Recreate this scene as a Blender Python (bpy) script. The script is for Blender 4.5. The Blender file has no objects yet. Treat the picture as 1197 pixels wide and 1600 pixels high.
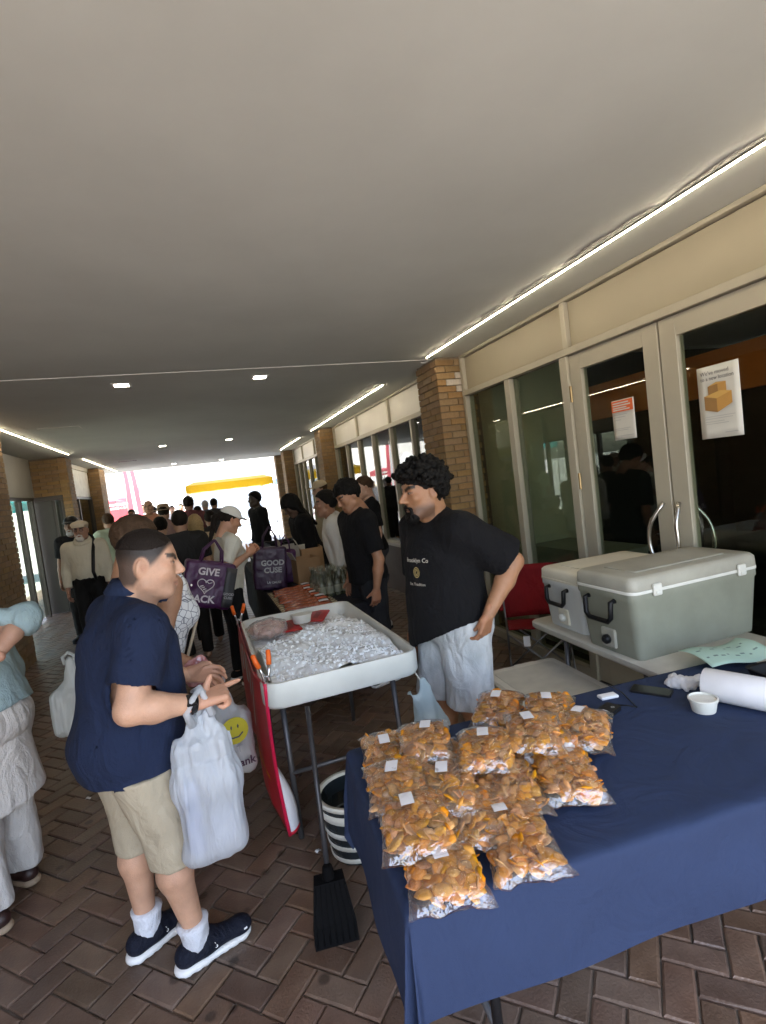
import bpy, math, random
import numpy as np
from mathutils import Vector, Matrix, Euler, Quaternion
random.seed(7)
RNG = np.random.default_rng(11)
R = math.radians
SC = bpy.context.scene
COL = SC.collection

# ------------------------------------------------------------------ camera
IW, IH, FL = 1197.0, 1600.0, 830.0
YAW, PITCH, ROLL, CH = R(18.83), R(-3.53), R(-7.14), 1.75
def _axes():
    cy, sy, cp, sp = math.cos(YAW), math.sin(YAW), math.cos(PITCH), math.sin(PITCH)
    f = Vector((sy*cp, cy*cp, sp)); r = Vector((cy, -sy, 0)); u = r.cross(f)
    c, s = math.cos(ROLL), math.sin(ROLL)
    return f, c*r + s*u, -s*r + c*u
CF, CR, CU = _axes()
CAM = Vector((0, 0, CH))
cam = bpy.data.cameras.new('camera'); camo = bpy.data.objects.new('camera', cam); COL.objects.link(camo)
cam.sensor_fit = 'HORIZONTAL'; cam.sensor_width = 36.0; cam.lens = 36.0*FL/IW
cam.clip_start = 0.05; cam.clip_end = 2000
m3 = Matrix((CR, CU, -CF)).transposed()
camo.matrix_world = Matrix.Translation(CAM) @ m3.to_4x4()
SC.camera = camo
# a pixel of the photograph gives a direction; the second argument says which plane it meets
def ray(x, y): return CF + CR*((x-IW/2)/FL) - CU*((y-IH/2)/FL)
def onz(x, y, z): d = ray(x, y); return CAM + d*((z-CH)/d.z)
def onx(x, y, X): d = ray(x, y); return CAM + d*(X/d.x)
def ony(x, y, Y): d = ray(x, y); return CAM + d*(Y/d.y)
def pj(p):
    d = Vector(p)-CAM; z = d.dot(CF)
    return (IW/2+FL*d.dot(CR)/z, IH/2-FL*d.dot(CU)/z, z)

# ------------------------------------------------------------------ sky, sun, exposure
SUN_EL, SUN_AZ = R(66), R(205)          # azimuth clockwise from +Y (the far end of the passage)
w = bpy.data.worlds.new('World'); SC.world = w; w.use_nodes = True
nt = w.node_tree; bg = nt.nodes['Background']
sky = nt.nodes.new('ShaderNodeTexSky'); sky.sky_type = 'NISHITA'; sky.sun_disc = False
sky.sun_elevation = SUN_EL; sky.sun_rotation = SUN_AZ; sky.dust_density = 2.5; sky.air_density = 1.0; sky.ozone_density = 1.0
nt.links.new(sky.outputs[0], bg.inputs[0]); bg.inputs[1].default_value = 0.14
sl = bpy.data.lights.new('sun', 'SUN'); sl.energy = 4.0; sl.angle = R(0.55); sl.color = (1.0, 0.95, 0.88)
so = bpy.data.objects.new('sun', sl); COL.objects.link(so)
sd = Vector((math.sin(SUN_AZ)*math.cos(SUN_EL), math.cos(SUN_AZ)*math.cos(SUN_EL), math.sin(SUN_EL)))
so.rotation_euler = (-sd).to_track_quat('-Z', 'Y').to_euler(); so.location = (0, -10, 30)
SC.view_settings.view_transform = 'Standard'; SC.view_settings.look = 'None'
SC.view_settings.exposure = 2.85; SC.view_settings.gamma = 1.0
SC.render.engine = 'CYCLES'
cy_ = SC.cycles
cy_.max_bounces = 10; cy_.diffuse_bounces = 6; cy_.glossy_bounces = 4; cy_.transmission_bounces = 6; cy_.transparent_max_bounces = 24
cy_.use_denoising = True
cy_.sample_clamp_indirect = 8.0
cy_.caustics_reflective = False; cy_.caustics_refractive = False
# ------------------------------------------------------------------ materials
MATS = {}
def _nn(nt, t, **k):
    n = nt.nodes.new(t)
    for a, b in k.items(): setattr(n, a, b)
    return n
def mat(name, col, rough=0.6, var=0.12, nscale=6.0, bump=0.0, bscale=60.0, metal=0.0, col2=None, spec=0.5, attr=False,
        sss=0.0, alpha=None, emit=None, estr=0.0, trans=0.0, sheen=0.0, isl=0.0, objr=0.0, fold=0.0, fscale=14.0, coat=0.0, stretch=(1, 1, 1), detail=5.0):
    if name in MATS: return MATS[name]
    m = bpy.data.materials.new(name); m.use_nodes = True; MATS[name] = m
    nt = m.node_tree; L = nt.links.new; p = nt.nodes['Principled BSDF']
    p.inputs['Roughness'].default_value = rough; p.inputs['Metallic'].default_value = metal
    p.inputs['Specular IOR Level'].default_value = spec
    p.inputs['Transmission Weight'].default_value = trans
    p.inputs['Coat Weight'].default_value = coat
    if sss: p.inputs['Subsurface Weight'].default_value = sss; p.inputs['Subsurface Radius'].default_value = (.012, .005, .003); p.inputs['Subsurface Scale'].default_value = 1.0
    if sheen: p.inputs['Sheen Weight'].default_value = sheen; p.inputs['Sheen Roughness'].default_value = .5
    tc = _nn(nt, 'ShaderNodeTexCoord'); mp = _nn(nt, 'ShaderNodeMapping'); mp.inputs['Scale'].default_value = stretch
    L(tc.outputs['Object'], mp.inputs[0])
    nz = _nn(nt, 'ShaderNodeTexNoise'); nz.inputs['Scale'].default_value = nscale; nz.inputs['Detail'].default_value = detail; nz.inputs['Roughness'].default_value = .6
    L(mp.outputs[0], nz.inputs[0])
    ramp = _nn(nt, 'ShaderNodeMapRange'); ramp.inputs[1].default_value = .3; ramp.inputs[2].default_value = .7
    L(nz.outputs[0], ramp.inputs[0])
    mx = _nn(nt, 'ShaderNodeMix', data_type='RGBA')
    c = Vector(col[:3]); c2 = Vector(col2[:3]) if col2 else c*(1+var)
    c1 = c if col2 else c*(1-var)
    mx.inputs[6].default_value = (*c1, 1); mx.inputs[7].default_value = (*c2, 1)
    L(ramp.outputs[0], mx.inputs[0]); out = mx.outputs[2]
    if attr:
        at = _nn(nt, 'ShaderNodeVertexColor', layer_name='Col')
        mu = _nn(nt, 'ShaderNodeMix', data_type='RGBA', blend_type='MULTIPLY'); mu.inputs[0].default_value = 1
        L(out, mu.inputs[6]); L(at.outputs[0], mu.inputs[7]); out = mu.outputs[2]
    if isl or objr:
        g = _nn(nt, 'ShaderNodeNewGeometry'); oi = _nn(nt, 'ShaderNodeObjectInfo')
        ad = _nn(nt, 'ShaderNodeMath', operation='ADD'); L(g.outputs['Random Per Island'], ad.inputs[0]); L(oi.outputs['Random'], ad.inputs[1])
        wn = _nn(nt, 'ShaderNodeTexWhiteNoise', noise_dimensions='1D'); L(ad.outputs[0], wn.inputs['W'])
        hs = _nn(nt, 'ShaderNodeHueSaturation')
        a = isl or objr
        for i, (sock, amp, base) in enumerate((('Hue', .03*a, .5), ('Saturation', .5*a, 1), ('Value', 1.0*a, 1))):
            sp_ = _nn(nt, 'ShaderNodeSeparateColor') if i == 0 else sp_
            if i == 0: L(wn.outputs['Color'], sp_.inputs[0])
            mr = _nn(nt, 'ShaderNodeMapRange'); mr.inputs[3].default_value = base-amp*.5; mr.inputs[4].default_value = base+amp*.5
            L(sp_.outputs[i], mr.inputs[0]); L(mr.outputs[0], hs.inputs[sock])
        L(out, hs.inputs['Color']); out = hs.outputs[0]
    L(out, p.inputs['Base Color'])
    if bump:
        b = _nn(nt, 'ShaderNodeBump'); b.inputs['Strength'].default_value = bump; b.inputs['Distance'].default_value = .01
        n2 = _nn(nt, 'ShaderNodeTexNoise'); n2.inputs['Scale'].default_value = bscale; n2.inputs['Detail'].default_value = 4
        L(mp.outputs[0], n2.inputs[0]); L(n2.outputs[0], b.inputs['Height']); L(b.outputs[0], p.inputs['Normal'])
        if fold:   # soft cloth folds on top of the weave
            n3 = _nn(nt, 'ShaderNodeTexNoise'); n3.inputs['Scale'].default_value = fscale; n3.inputs['Detail'].default_value = 3; n3.inputs['Distortion'].default_value = 1.6
            L(mp.outputs[0], n3.inputs[0]); b3 = _nn(nt, 'ShaderNodeBump'); b3.inputs['Strength'].default_value = fold; b3.inputs['Distance'].default_value = .05
            L(n3.outputs[0], b3.inputs['Height']); L(b3.outputs[0], b.inputs['Normal'])
        m2 = _nn(nt, 'ShaderNodeMapRange'); m2.inputs[3].default_value = max(.02, rough-.1); m2.inputs[4].default_value = min(1, rough+.1)
        L(nz.outputs[0], m2.inputs[0]); L(m2.outputs[0], p.inputs['Roughness'])
    if emit is not None:
        p.inputs['Emission Color'].default_value = (*emit, 1); p.inputs['Emission Strength'].default_value = estr
    return m
def film(name, tint=(1, 1, 1), rough=.08, refl=1.0, bump=.5, bscale=25., haze=0.0, hcol=(.8, .8, .8), base=0.0):
    """thin clear sheet: transparent with a Fresnel reflection (glass panes, plastic film)"""
    if name in MATS: return MATS[name]
    m = bpy.data.materials.new(name); m.use_nodes = True; MATS[name] = m
    nt = m.node_tree; L = nt.links.new; nt.nodes.remove(nt.nodes['Principled BSDF'])
    o = nt.nodes['Material Output']
    t = _nn(nt, 'ShaderNodeBsdfTransparent'); t.inputs[0].default_value = (*tint, 1)
    g = _nn(nt, 'ShaderNodeBsdfGlossy'); g.inputs['Roughness'].default_value = rough
    fr = _nn(nt, 'ShaderNodeFresnel'); fr.inputs[0].default_value = 1.5
    ge = _nn(nt, 'ShaderNodeNewGeometry'); ir = _nn(nt, 'ShaderNodeMapRange'); ir.inputs[3].default_value = 1.5; ir.inputs[4].default_value = 1/1.5   # same Fresnel from either side
    L(ge.outputs['Backfacing'], ir.inputs[0]); L(ir.outputs[0], fr.inputs[0])
    ml = _nn(nt, 'ShaderNodeMath', operation='MULTIPLY'); ml.inputs[1].default_value = refl; ml.use_clamp = True
    L(fr.outputs[0], ml.inputs[0])
    if base: ml.operation = 'MULTIPLY_ADD'; ml.inputs[2].default_value = base
    mx = _nn(nt, 'ShaderNodeMixShader'); L(ml.outputs[0], mx.inputs[0]); L(t.outputs[0], mx.inputs[1]); L(g.outputs[0], mx.inputs[2])
    last = mx
    if bump:
        tc = _nn(nt, 'ShaderNodeTexCoord'); nz = _nn(nt, 'ShaderNodeTexNoise'); nz.inputs['Scale'].default_value = bscale; nz.inputs['Detail'].default_value = 3
        nz.inputs['Distortion'].default_value = 1.2
        b = _nn(nt, 'ShaderNodeBump'); b.inputs['Strength'].default_value = bump; b.inputs['Distance'].default_value = .02
        L(tc.outputs['Object'], nz.inputs[0]); L(nz.outputs[0], b.inputs['Height']); L(b.outputs[0], g.inputs['Normal'])
        if not base: L(b.outputs[0], fr.inputs['Normal'])
    if haze:
        d = _nn(nt, 'ShaderNodeBsdfDiffuse'); d.inputs[0].default_value = (*hcol, 1)
        m2 = _nn(nt, 'ShaderNodeMixShader'); m2.inputs[0].default_value = haze
        L(last.outputs[0], m2.inputs[1]); L(d.outputs[0], m2.inputs[2]); last = m2
    L(last.outputs[0], o.inputs[0])
    return m
def thin(name, col, transl=.45, rough=.4, var=.06, nscale=8., crinkle=0.0, clear=0.0, stretch=(1, 1, 1)):
    """thin translucent sheet (carrier bag, paper, canopy cloth)"""
    if name in MATS: return MATS[name]
    m = mat(name, col, rough, var, nscale, bump=.12 if crinkle else 0, bscale=120, fold=crinkle, fscale=16, stretch=stretch); nt = m.node_tree; L = nt.links.new
    p = nt.nodes['Principled BSDF']; o = nt.nodes['Material Output']
    t = _nn(nt, 'ShaderNodeBsdfTranslucent'); t.inputs[0].default_value = (*col, 1)
    mx = _nn(nt, 'ShaderNodeMixShader'); mx.inputs[0].default_value = transl
    L(p.outputs[0], mx.inputs[1]); L(t.outputs[0], mx.inputs[2]); L(mx.outputs[0], o.inputs[0])
    if clear:
        tr = _nn(nt, 'ShaderNodeBsdfTransparent'); m3_ = _nn(nt, 'ShaderNodeMixShader'); m3_.inputs[0].default_value = clear; L(mx.outputs[0], m3_.inputs[1]); L(tr.outputs[0], m3_.inputs[2]); L(m3_.outputs[0], o.inputs[0])
    return m
def lamp_mat(name, col, s):
    return mat(name, (.8, .8, .8), .5, emit=col, estr=s)
def glow(name, col, s): return lamp_mat(name, col, s)

# ------------------------------------------------------------------ objects
def link(o, parent=None):
    COL.objects.link(o)
    if parent is not None: o.parent = parent
    return o
def tag(o, label=None, cat=None, group=None, kind=None):
    if label: o['label'] = label
    if cat: o['category'] = cat
    if group: o['group'] = group
    if kind: o['kind'] = kind
    return o
def thing(name, label, cat, loc=(0, 0, 0), rz=0.0, group=None):
    o = bpy.data.objects.new(name, None); o.empty_display_size = .1
    o.location = loc; o.rotation_euler = (0, 0, rz)
    link(o); return tag(o, label, cat, group)
def mesh_data(name, V, F, mats, mi=None, smooth=False, col=None):
    """V (n,3), F list of tuples or (m,k) array"""
    me = bpy.data.meshes.new(name)
    V = np.asarray(V, np.float32)
    if isinstance(F, np.ndarray):
        k = F.shape[1]; nf = len(F); idx = F.astype(np.int32).ravel(); st = np.arange(0, nf*k, k, dtype=np.int32); tot = np.full(nf, k, np.int32)
    else:
        tot = np.array([len(f) for f in F], np.int32); nf = len(F)
        idx = np.fromiter((i for f in F for i in f), np.int32); st = np.concatenate(([0], np.cumsum(tot)[:-1])).astype(np.int32) if nf else np.zeros(0, np.int32)
    me.vertices.add(len(V)); me.vertices.foreach_set('co', V.ravel())
    me.loops.add(len(idx)); me.loops.foreach_set('vertex_index', idx)
    me.polygons.add(nf); me.polygons.foreach_set('loop_start', st)
    try: me.polygons.foreach_set('loop_total', tot)
    except Exception: pass
    if not isinstance(mats, (list, tuple)): mats = [mats]
    for m in mats: me.materials.append(m)
    if mi is not None: me.polygons.foreach_set('material_index', np.asarray(mi, np.int32))
    me.polygons.foreach_set('use_smooth', np.full(nf, bool(smooth)))
    me.update(calc_edges=True); me.validate()
    if col is not None:
        a = me.color_attributes.new('Col', 'FLOAT_COLOR', 'POINT')
        c4 = np.ones((len(V), 4), np.float32); c4[:, :3] = col; a.data.foreach_set('color', c4.ravel())
    return me
def obj(name, me, parent=None, loc=None, rot=None):
    o = bpy.data.objects.new(name, me); link(o, parent)
    if loc is not None: o.location = loc
    if rot is not None: o.rotation_euler = rot
    return o
class G:
    """collects simple shapes into one mesh"""
    def __init__(s): s.v = []; s.f = []; s.mi = []; s.m = 0
    def add(s, V, F):
        b = len(s.v); s.v += [tuple(x) for x in V]; s.f += [tuple(i+b for i in f) for f in F]; s.mi += [s.m]*len(F); return s
    def box(s, lo, hi, M=None, bev=0.0):
        (x0, y0, z0), (x1, y1, z1) = lo, hi
        if bev:
            e = min(bev, (x1-x0)*.45, (y1-y0)*.45, (z1-z0)*.45)
            V = []; F = []
            for z, i in ((z0, e), (z0+e, 0), (z1-e, 0), (z1, e)):
                xa, xb, ya, yb = x0+i, x1-i, y0+i, y1-i; c = e*.9 if i == 0 else e*.5
                V += [(xa+c, ya, z), (xb-c, ya, z), (xb, ya+c, z), (xb, yb-c, z), (xb-c, yb, z), (xa+c, yb, z), (xa, yb-c, z), (xa, ya+c, z)]
            for r_ in range(3):
                for k in range(8):
                    a, b = r_*8+k, r_*8+(k+1) % 8; F.append((a, b, b+8, a+8))
            F.append(tuple(range(7, -1, -1))); F.append(tuple(range(24, 32)))
        else:
            V = [(x0, y0, z0), (x1, y0, z0), (x1, y1, z0), (x0, y1, z0), (x0, y0, z1), (x1, y0, z1), (x1, y1, z1), (x0, y1, z1)]
            F = [(3, 2, 1, 0), (4, 5, 6, 7), (0, 1, 5, 4), (1, 2, 6, 5), (2, 3, 7, 6), (3, 0, 4, 7)]
        if M is not None: V = [M @ Vector(v) for v in V]
        return s.add(V, F)
    def tube(s, pts, r, n=8, cap=True, closed=False):
        pts = [Vector(p) for p in pts]; rs = r if isinstance(r, (list, tuple)) else [r]*len(pts)
        V = []; F = []; N = len(pts); up = None
        for i, p in enumerate(pts):
            a = pts[(i-1) % N] if (i > 0 or closed) else p; b = pts[(i+1) % N] if (i < N-1 or closed) else p
            t = (b-a); t = t.normalized() if t.length > 1e-9 else Vector((0, 0, 1))
            if up is None:
                up = t.orthogonal().normalized()
            else:
                up = (up - t*up.dot(t)); up = up.normalized() if up.length > 1e-6 else t.orthogonal().normalized()
            s2 = t.cross(up)
            for k in range(n):
                an = 2*math.pi*k/n; V.append(p + (up*math.cos(an)+s2*math.sin(an))*rs[i])
        for i in range(N if closed else N-1):
            for k in range(n):
                a = i*n+k; b = i*n+(k+1) % n; c = ((i+1) % N)*n
                F.append((a, b, c+(k+1) % n, c+k))
        if cap and not closed: F.append(tuple(range(n-1, -1, -1))); F.append(tuple((N-1)*n+k for k in range(n)))
        return s.add(V, F)
    def lathe(s, prof, c=(0, 0, 0), n=20, M=None, capb=True, capt=True):
        V = []; F = []
        for r_, z in prof:
            for k in range(n):
                a = 2*math.pi*k/n; V.append((c[0]+r_*math.cos(a), c[1]+r_*math.sin(a), c[2]+z))
        for i in range(len(prof)-1):
            for k in range(n):
                a = i*n+k; b = i*n+(k+1) % n; F.append((a, b, b+n, a+n))
        if capb: F.append(tuple(range(n-1, -1, -1)))
        if capt: F.append(tuple((len(prof)-1)*n+k for k in range(n)))
        if M is not None: V = [M @ Vector(v) for v in V]
        return s.add(V, F)
    def loft(s, rings, cap=True):
        n = len(rings[0]); V = [v for r_ in rings for v in r_]; F = []
        for i in range(len(rings)-1):
            for k in range(n):
                a = i*n+k; b = i*n+(k+1) % n; F.append((a, b, b+n, a+n))
        if cap: F.append(tuple(range(n-1, -1, -1))); F.append(tuple((len(rings)-1)*n+k for k in range(n)))
        return s.add(V, F)
    def grid(s, fn, nu, nv):
        V = [fn(i/nu, j/nv) for j in range(nv+1) for i in range(nu+1)]
        F = [(j*(nu+1)+i, j*(nu+1)+i+1, (j+1)*(nu+1)+i+1, (j+1)*(nu+1)+i) for j in range(nv) for i in range(nu)]
        return s.add(V, F)
    def sheet(s, fn, nu, nv, th):
        """a two-sided sheet of thickness th"""
        n = G().grid(fn, nu, nv); V = np.array(n.v, float).reshape(nv+1, nu+1, 3)
        du = np.gradient(V, axis=1); dv = np.gradient(V, axis=0); nr = np.cross(du, dv); nr /= np.linalg.norm(nr, axis=2, keepdims=True)+1e-9
        B = V-nr*th; a = V.reshape(-1, 3); b = B.reshape(-1, 3); N = len(a)
        F = list(n.f)+[tuple(i+N for i in reversed(f)) for f in n.f]
        W_ = nu+1
        for i in range(nu):
            F.append((i+1, i, i+N, i+1+N)); q = nv*W_+i; F.append((q, q+1, q+1+N, q+N))
        for j in range(nv):
            q = j*W_; F.append((q, q+W_, q+W_+N, q+N)); q = j*W_+nu; F.append((q+W_, q, q+N, q+W_+N))
        return s.add(np.concatenate((a, b)), F)
    def data(s, name, mats, smooth=False): return mesh_data(name, s.v, s.f, mats, s.mi, smooth)
    def build(s, name, mats, parent=None, smooth=False, loc=None, rot=None):
        return obj(name, s.data(name, mats, smooth), parent, loc, rot)
def rrect(w_, d, r_, z, n=4, cx=0, cy=0):
    out = []
    for (sx, sy, a0) in ((1, 1, 0), (-1, 1, 90), (-1, -1, 180), (1, -1, 270)):
        for k in range(n+1):
            a = R(a0+90*k/n); out.append((cx+sx*(w_/2-r_)+r_*math.cos(a), cy+sy*(d/2-r_)+r_*math.sin(a), z))
    return out
def smooth_angle(o, ang=40):
    me = o.data; me.polygons.foreach_set('use_smooth', np.ones(len(me.polygons), bool))
    try: me.set_sharp_from_angle(angle=R(ang))
    except Exception: pass
    return o
def text(name, s, size, m, parent, loc, rot, align='CENTER', ext=.0006, bold=0.0, sx=1.0):
    c = bpy.data.curves.new(name, 'FONT'); c.body = s; c.size = size; c.align_x = align; c.align_y = 'CENTER'; c.extrude = ext; c.offset = bold
    c.resolution_u = 3
    t = bpy.data.objects.new('tmp', c); COL.objects.link(t)
    dg = bpy.context.evaluated_depsgraph_get(); dg.update()
    me = bpy.data.meshes.new_from_object(t.evaluated_get(dg)); me.name = name
    bpy.data.objects.remove(t); bpy.data.curves.remove(c)
    if sx != 1.0:
        for v in me.vertices: v.co.x *= sx
    me.materials.clear(); me.materials.append(m)
    return obj(name, me, parent, loc, rot)

# ------------------------------------------------------------------ noise and implicit surfaces
_P = np.random.default_rng(3).random(4096).astype(np.float32)*2-1
def vnoise(p):
    p = np.asarray(p, np.float32); i = np.floor(p).astype(np.int64); f = p-i; f = f*f*(3-2*f); out = 0
    for dx in (0, 1):
        for dy in (0, 1):
            for dz in (0, 1):
                h = ((i[:, 0]+dx)*73856093 ^ (i[:, 1]+dy)*19349663 ^ (i[:, 2]+dz)*83492791) & 4095
                w_ = (f[:, 0] if dx else 1-f[:, 0])*(f[:, 1] if dy else 1-f[:, 1])*(f[:, 2] if dz else 1-f[:, 2])
                out = out + _P[h]*w_
    return out
def fbm(p, o=3):
    s = 0; a = 1.0
    for k in range(o): s = s+a*vnoise(p*(2**k)+k*17.3); a *= .5
    return s
class SDF:
    def __init__(s, lo, hi, h):
        s.h = h; s.lo = np.array(lo, np.float32); n = np.ceil((np.array(hi)-s.lo)/h).astype(int)+1
        s.n = n; s.ax = [(s.lo[i]+h*np.arange(n[i])).astype(np.float32) for i in range(3)]
        s.S = np.full(n, 1.0, np.float32)
    def _sub(s, lo, hi):
        a = np.clip(np.floor((np.array(lo)-s.lo)/s.h).astype(int), 0, s.n); b = np.clip(np.ceil((np.array(hi)-s.lo)/s.h).astype(int)+1, 0, s.n)
        sl_ = tuple(slice(a[i], b[i]) for i in range(3))
        P = (s.ax[0][sl_[0]][:, None, None], s.ax[1][sl_[1]][None, :, None], s.ax[2][sl_[2]][None, None, :])
        return sl_, P
    def _put(s, sl_, d, k, op):
        a = s.S[sl_]
        if op == 'sub': d = -d; s.S[sl_] = np.maximum(a, d) if k <= 0 else -_smin(-a, -d, k)
        elif op == 'and': s.S[sl_] = np.maximum(a, d)
        else: s.S[sl_] = np.minimum(a, d) if k <= 0 else _smin(a, d, k)
    def seg(s, a, b, ra, rb, k=.02, op='add', flat=None):
        a = np.array(a, np.float32); b = np.array(b, np.float32); m = k+3*s.h+max(ra, rb)*1.05
        sl_, P = s._sub(np.minimum(a, b)-m, np.maximum(a, b)+m)
        if s.S[sl_].size == 0: return s
        q = [P[i]-a[i] for i in range(3)]; ba = b-a
        if flat is not None:
            n = np.array(flat[0], np.float32); n = n/np.linalg.norm(n); e = 1/flat[1]-1
            dn = q[0]*n[0]+q[1]*n[1]+q[2]*n[2]; q = [q[i]+dn*(n[i]*e) for i in range(3)]; ba = ba+n*(ba@n)*e
        bb = float(ba@ba)+1e-12
        h_ = np.clip((q[0]*ba[0]+q[1]*ba[1]+q[2]*ba[2])/bb, 0, 1)
        d = np.sqrt((q[0]-ba[0]*h_)**2+(q[1]-ba[1]*h_)**2+(q[2]-ba[2]*h_)**2)-(ra+(rb-ra)*h_)
        s._put(sl_, d, k, op); return s
    def ell(s, c, r_, k=.02, op='add', M=None):
        c = np.array(c, np.float32); r_ = np.array(r_, np.float32); m = k+3*s.h+(r_.max() if M is not None else r_)
        sl_, P = s._sub(c-m, c+m)
        if s.S[sl_].size == 0: return s
        q = [P[i]-c[i] for i in range(3)]
        if M is not None:
            M = np.array(M, np.float32); q = [q[0]*M[i, 0]+q[1]*M[i, 1]+q[2]*M[i, 2] for i in range(3)]
        k0 = np.sqrt((q[0]/r_[0])**2+(q[1]/r_[1])**2+(q[2]/r_[2])**2); k1 = np.sqrt((q[0]/r_[0]**2)**2+(q[1]/r_[1]**2)**2+(q[2]/r_[2]**2)**2)+1e-6
        s._put(sl_, k0*(k0-1)/k1, k, op); return s
    def box(s, c, r_, rad=.005, k=.01, op='add', M=None):
        c = np.array(c, np.float32); r_ = np.array(r_, np.float32); m = k+3*s.h+(np.linalg.norm(r_) if M is not None else r_)
        sl_, P = s._sub(c-m, c+m)
        if s.S[sl_].size == 0: return s
        q = [P[i]-c[i] for i in range(3)]
        if M is not None:
            M = np.array(M, np.float32); q = [q[0]*M[i, 0]+q[1]*M[i, 1]+q[2]*M[i, 2] for i in range(3)]
        e = [np.abs(q[i])-(r_[i]-rad) for i in range(3)]
        d = np.sqrt(np.maximum(e[0], 0)**2+np.maximum(e[1], 0)**2+np.maximum(e[2], 0)**2)+np.minimum(np.maximum(e[0], np.maximum(e[1], e[2])), 0)-rad
        s._put(sl_, d, k, op); return s
    def plane(s, p, n, lo=None, hi=None):
        """keep the side the normal points away from"""
        sl_, P = s._sub(s.lo-1 if lo is None else lo, s.lo+s.n*s.h+1 if hi is None else hi)
        d = (P[0]-p[0])*n[0]+(P[1]-p[1])*n[1]+(P[2]-p[2])*n[2]
        s.S[sl_] = np.maximum(s.S[sl_], d.astype(np.float32)); return s
    def shell(s, t): s.S = np.maximum(s.S, -s.S-t); return s
    def mesh(s):
        S = s.S; ins = S < 0
        nx, ny, nz = S.shape
        cnt = np.zeros((nx-1, ny-1, nz-1), np.int8)
        for dx in (0, 1):
            for dy in (0, 1):
                for dz in (0, 1): cnt += ins[dx:nx-1+dx, dy:ny-1+dy, dz:nz-1+dz]
        act = (cnt > 0) & (cnt < 8); I, J, K = np.nonzero(act)
        vid = np.full(act.shape, -1, np.int32); vid[I, J, K] = np.arange(len(I))
        cs = [(a, b, c) for a in (0, 1) for b in (0, 1) for c in (0, 1)]
        val = {c: S[I+c[0], J+c[1], K+c[2]] for c in cs}
        pos = np.zeros((len(I), 3), np.float32); n = np.zeros(len(I), np.float32)
        for a in cs:
            for ax in range(3):
                if a[ax]: continue
                b = list(a); b[ax] = 1; b = tuple(b); va, vb = val[a], val[b]; cr = (va < 0) != (vb < 0)
                t = np.where(cr, va/np.where(cr, va-vb, 1), 0)
                pos += np.where(cr, 1, 0)[:, None]*(np.array(a, np.float32)[None]+t[:, None]*(np.array(b)-np.array(a))[None]); n += cr
        V = s.lo+(np.stack((I, J, K), 1)+pos/np.maximum(n, 1)[:, None])*s.h
        Fs = []
        for ax in range(3):
            u_, v_ = (ax+1) % 3, (ax+2) % 3
            A = ins[tuple(slice(0, -1) if i == ax else slice(None) for i in range(3))]; B = ins[tuple(slice(1, None) if i == ax else slice(None) for i in range(3))]
            e = np.argwhere(A != B)
            e = e[(e[:, u_] > 0) & (e[:, v_] > 0) & (e[:, u_] < S.shape[u_]-1) & (e[:, v_] < S.shape[v_]-1)]
            if len(e) == 0: continue
            fl = A[e[:, 0], e[:, 1], e[:, 2]]; q = []
            for du, dv in ((-1, -1), (0, -1), (0, 0), (-1, 0)):
                c = e.copy(); c[:, u_] += du; c[:, v_] += dv; q.append(vid[c[:, 0], c[:, 1], c[:, 2]])
            q = np.stack(q, 1); q[~fl] = q[~fl][:, ::-1]; Fs.append(q)
        F = np.concatenate(Fs) if Fs else np.zeros((0, 4), np.int32)
        return V.astype(np.float32), F[(F >= 0).all(1)]
def _smin(a, b, k):
    h_ = np.maximum(k-np.abs(a-b), 0)/k; return np.minimum(a, b)-h_*h_*(k*.25)
def vnormals(V, F):
    n = np.zeros_like(V); a = np.cross(V[F[:, 2]]-V[F[:, 0]], V[F[:, 3]]-V[F[:, 1]])
    for i in range(4): np.add.at(n, F[:, i], a)
    return n/(np.linalg.norm(n, axis=1, keepdims=True)+1e-9)
def wrinkle(V, F, amp, sc, o=3, seed=0):
    n = vnormals(V, F); return V+n*(amp*fbm(V*np.array(sc, np.float32)+seed*7.7, o))[:, None]
def relax(V, F, it=2):
    """Laplacian smoothing over the quads' edges"""
    E = np.concatenate([F[:, [i, (i+1) % 4]] for i in range(4)])
    for _ in range(it):
        s_ = np.zeros_like(V); c = np.zeros(len(V), np.float32)
        np.add.at(s_, E[:, 0], V[E[:, 1]]); np.add.at(c, E[:, 0], 1)
        V = V*.4+.6*s_/np.maximum(c, 1)[:, None]
    return V
def join(parts):
    V = []; F = []; C = []; b = 0
    for v, f, c in parts: V.append(v); F.append(f+b); C.append(np.broadcast_to(np.array(c, np.float32), (len(v), 3))); b += len(v)
    return np.concatenate(V), np.concatenate(F), np.concatenate(C)
# ================================================================== SETTING
CEIL = 2.9; WX = 2.74; CX = 2.43; LX = 2.31; YEND = 17.3; YBACK = -1.0
def struct(g, name, m, parent=None, smooth=False):
    o = g.build(name, m, parent, smooth)
    if parent is None: tag(o, kind='structure')
    return o
# --- ground to the horizon
m_ground = mat('plaza_concrete', (.40, .395, .38), .85, .1, 1.5, bump=.2, bscale=30)
g = G(); g.add([(-600, -600, -.03), (600, -600, -.03), (600, 900, -.03), (-600, 900, -.03)], [(0, 1, 2, 3)])
struct(g, 'ground', m_ground)
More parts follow.
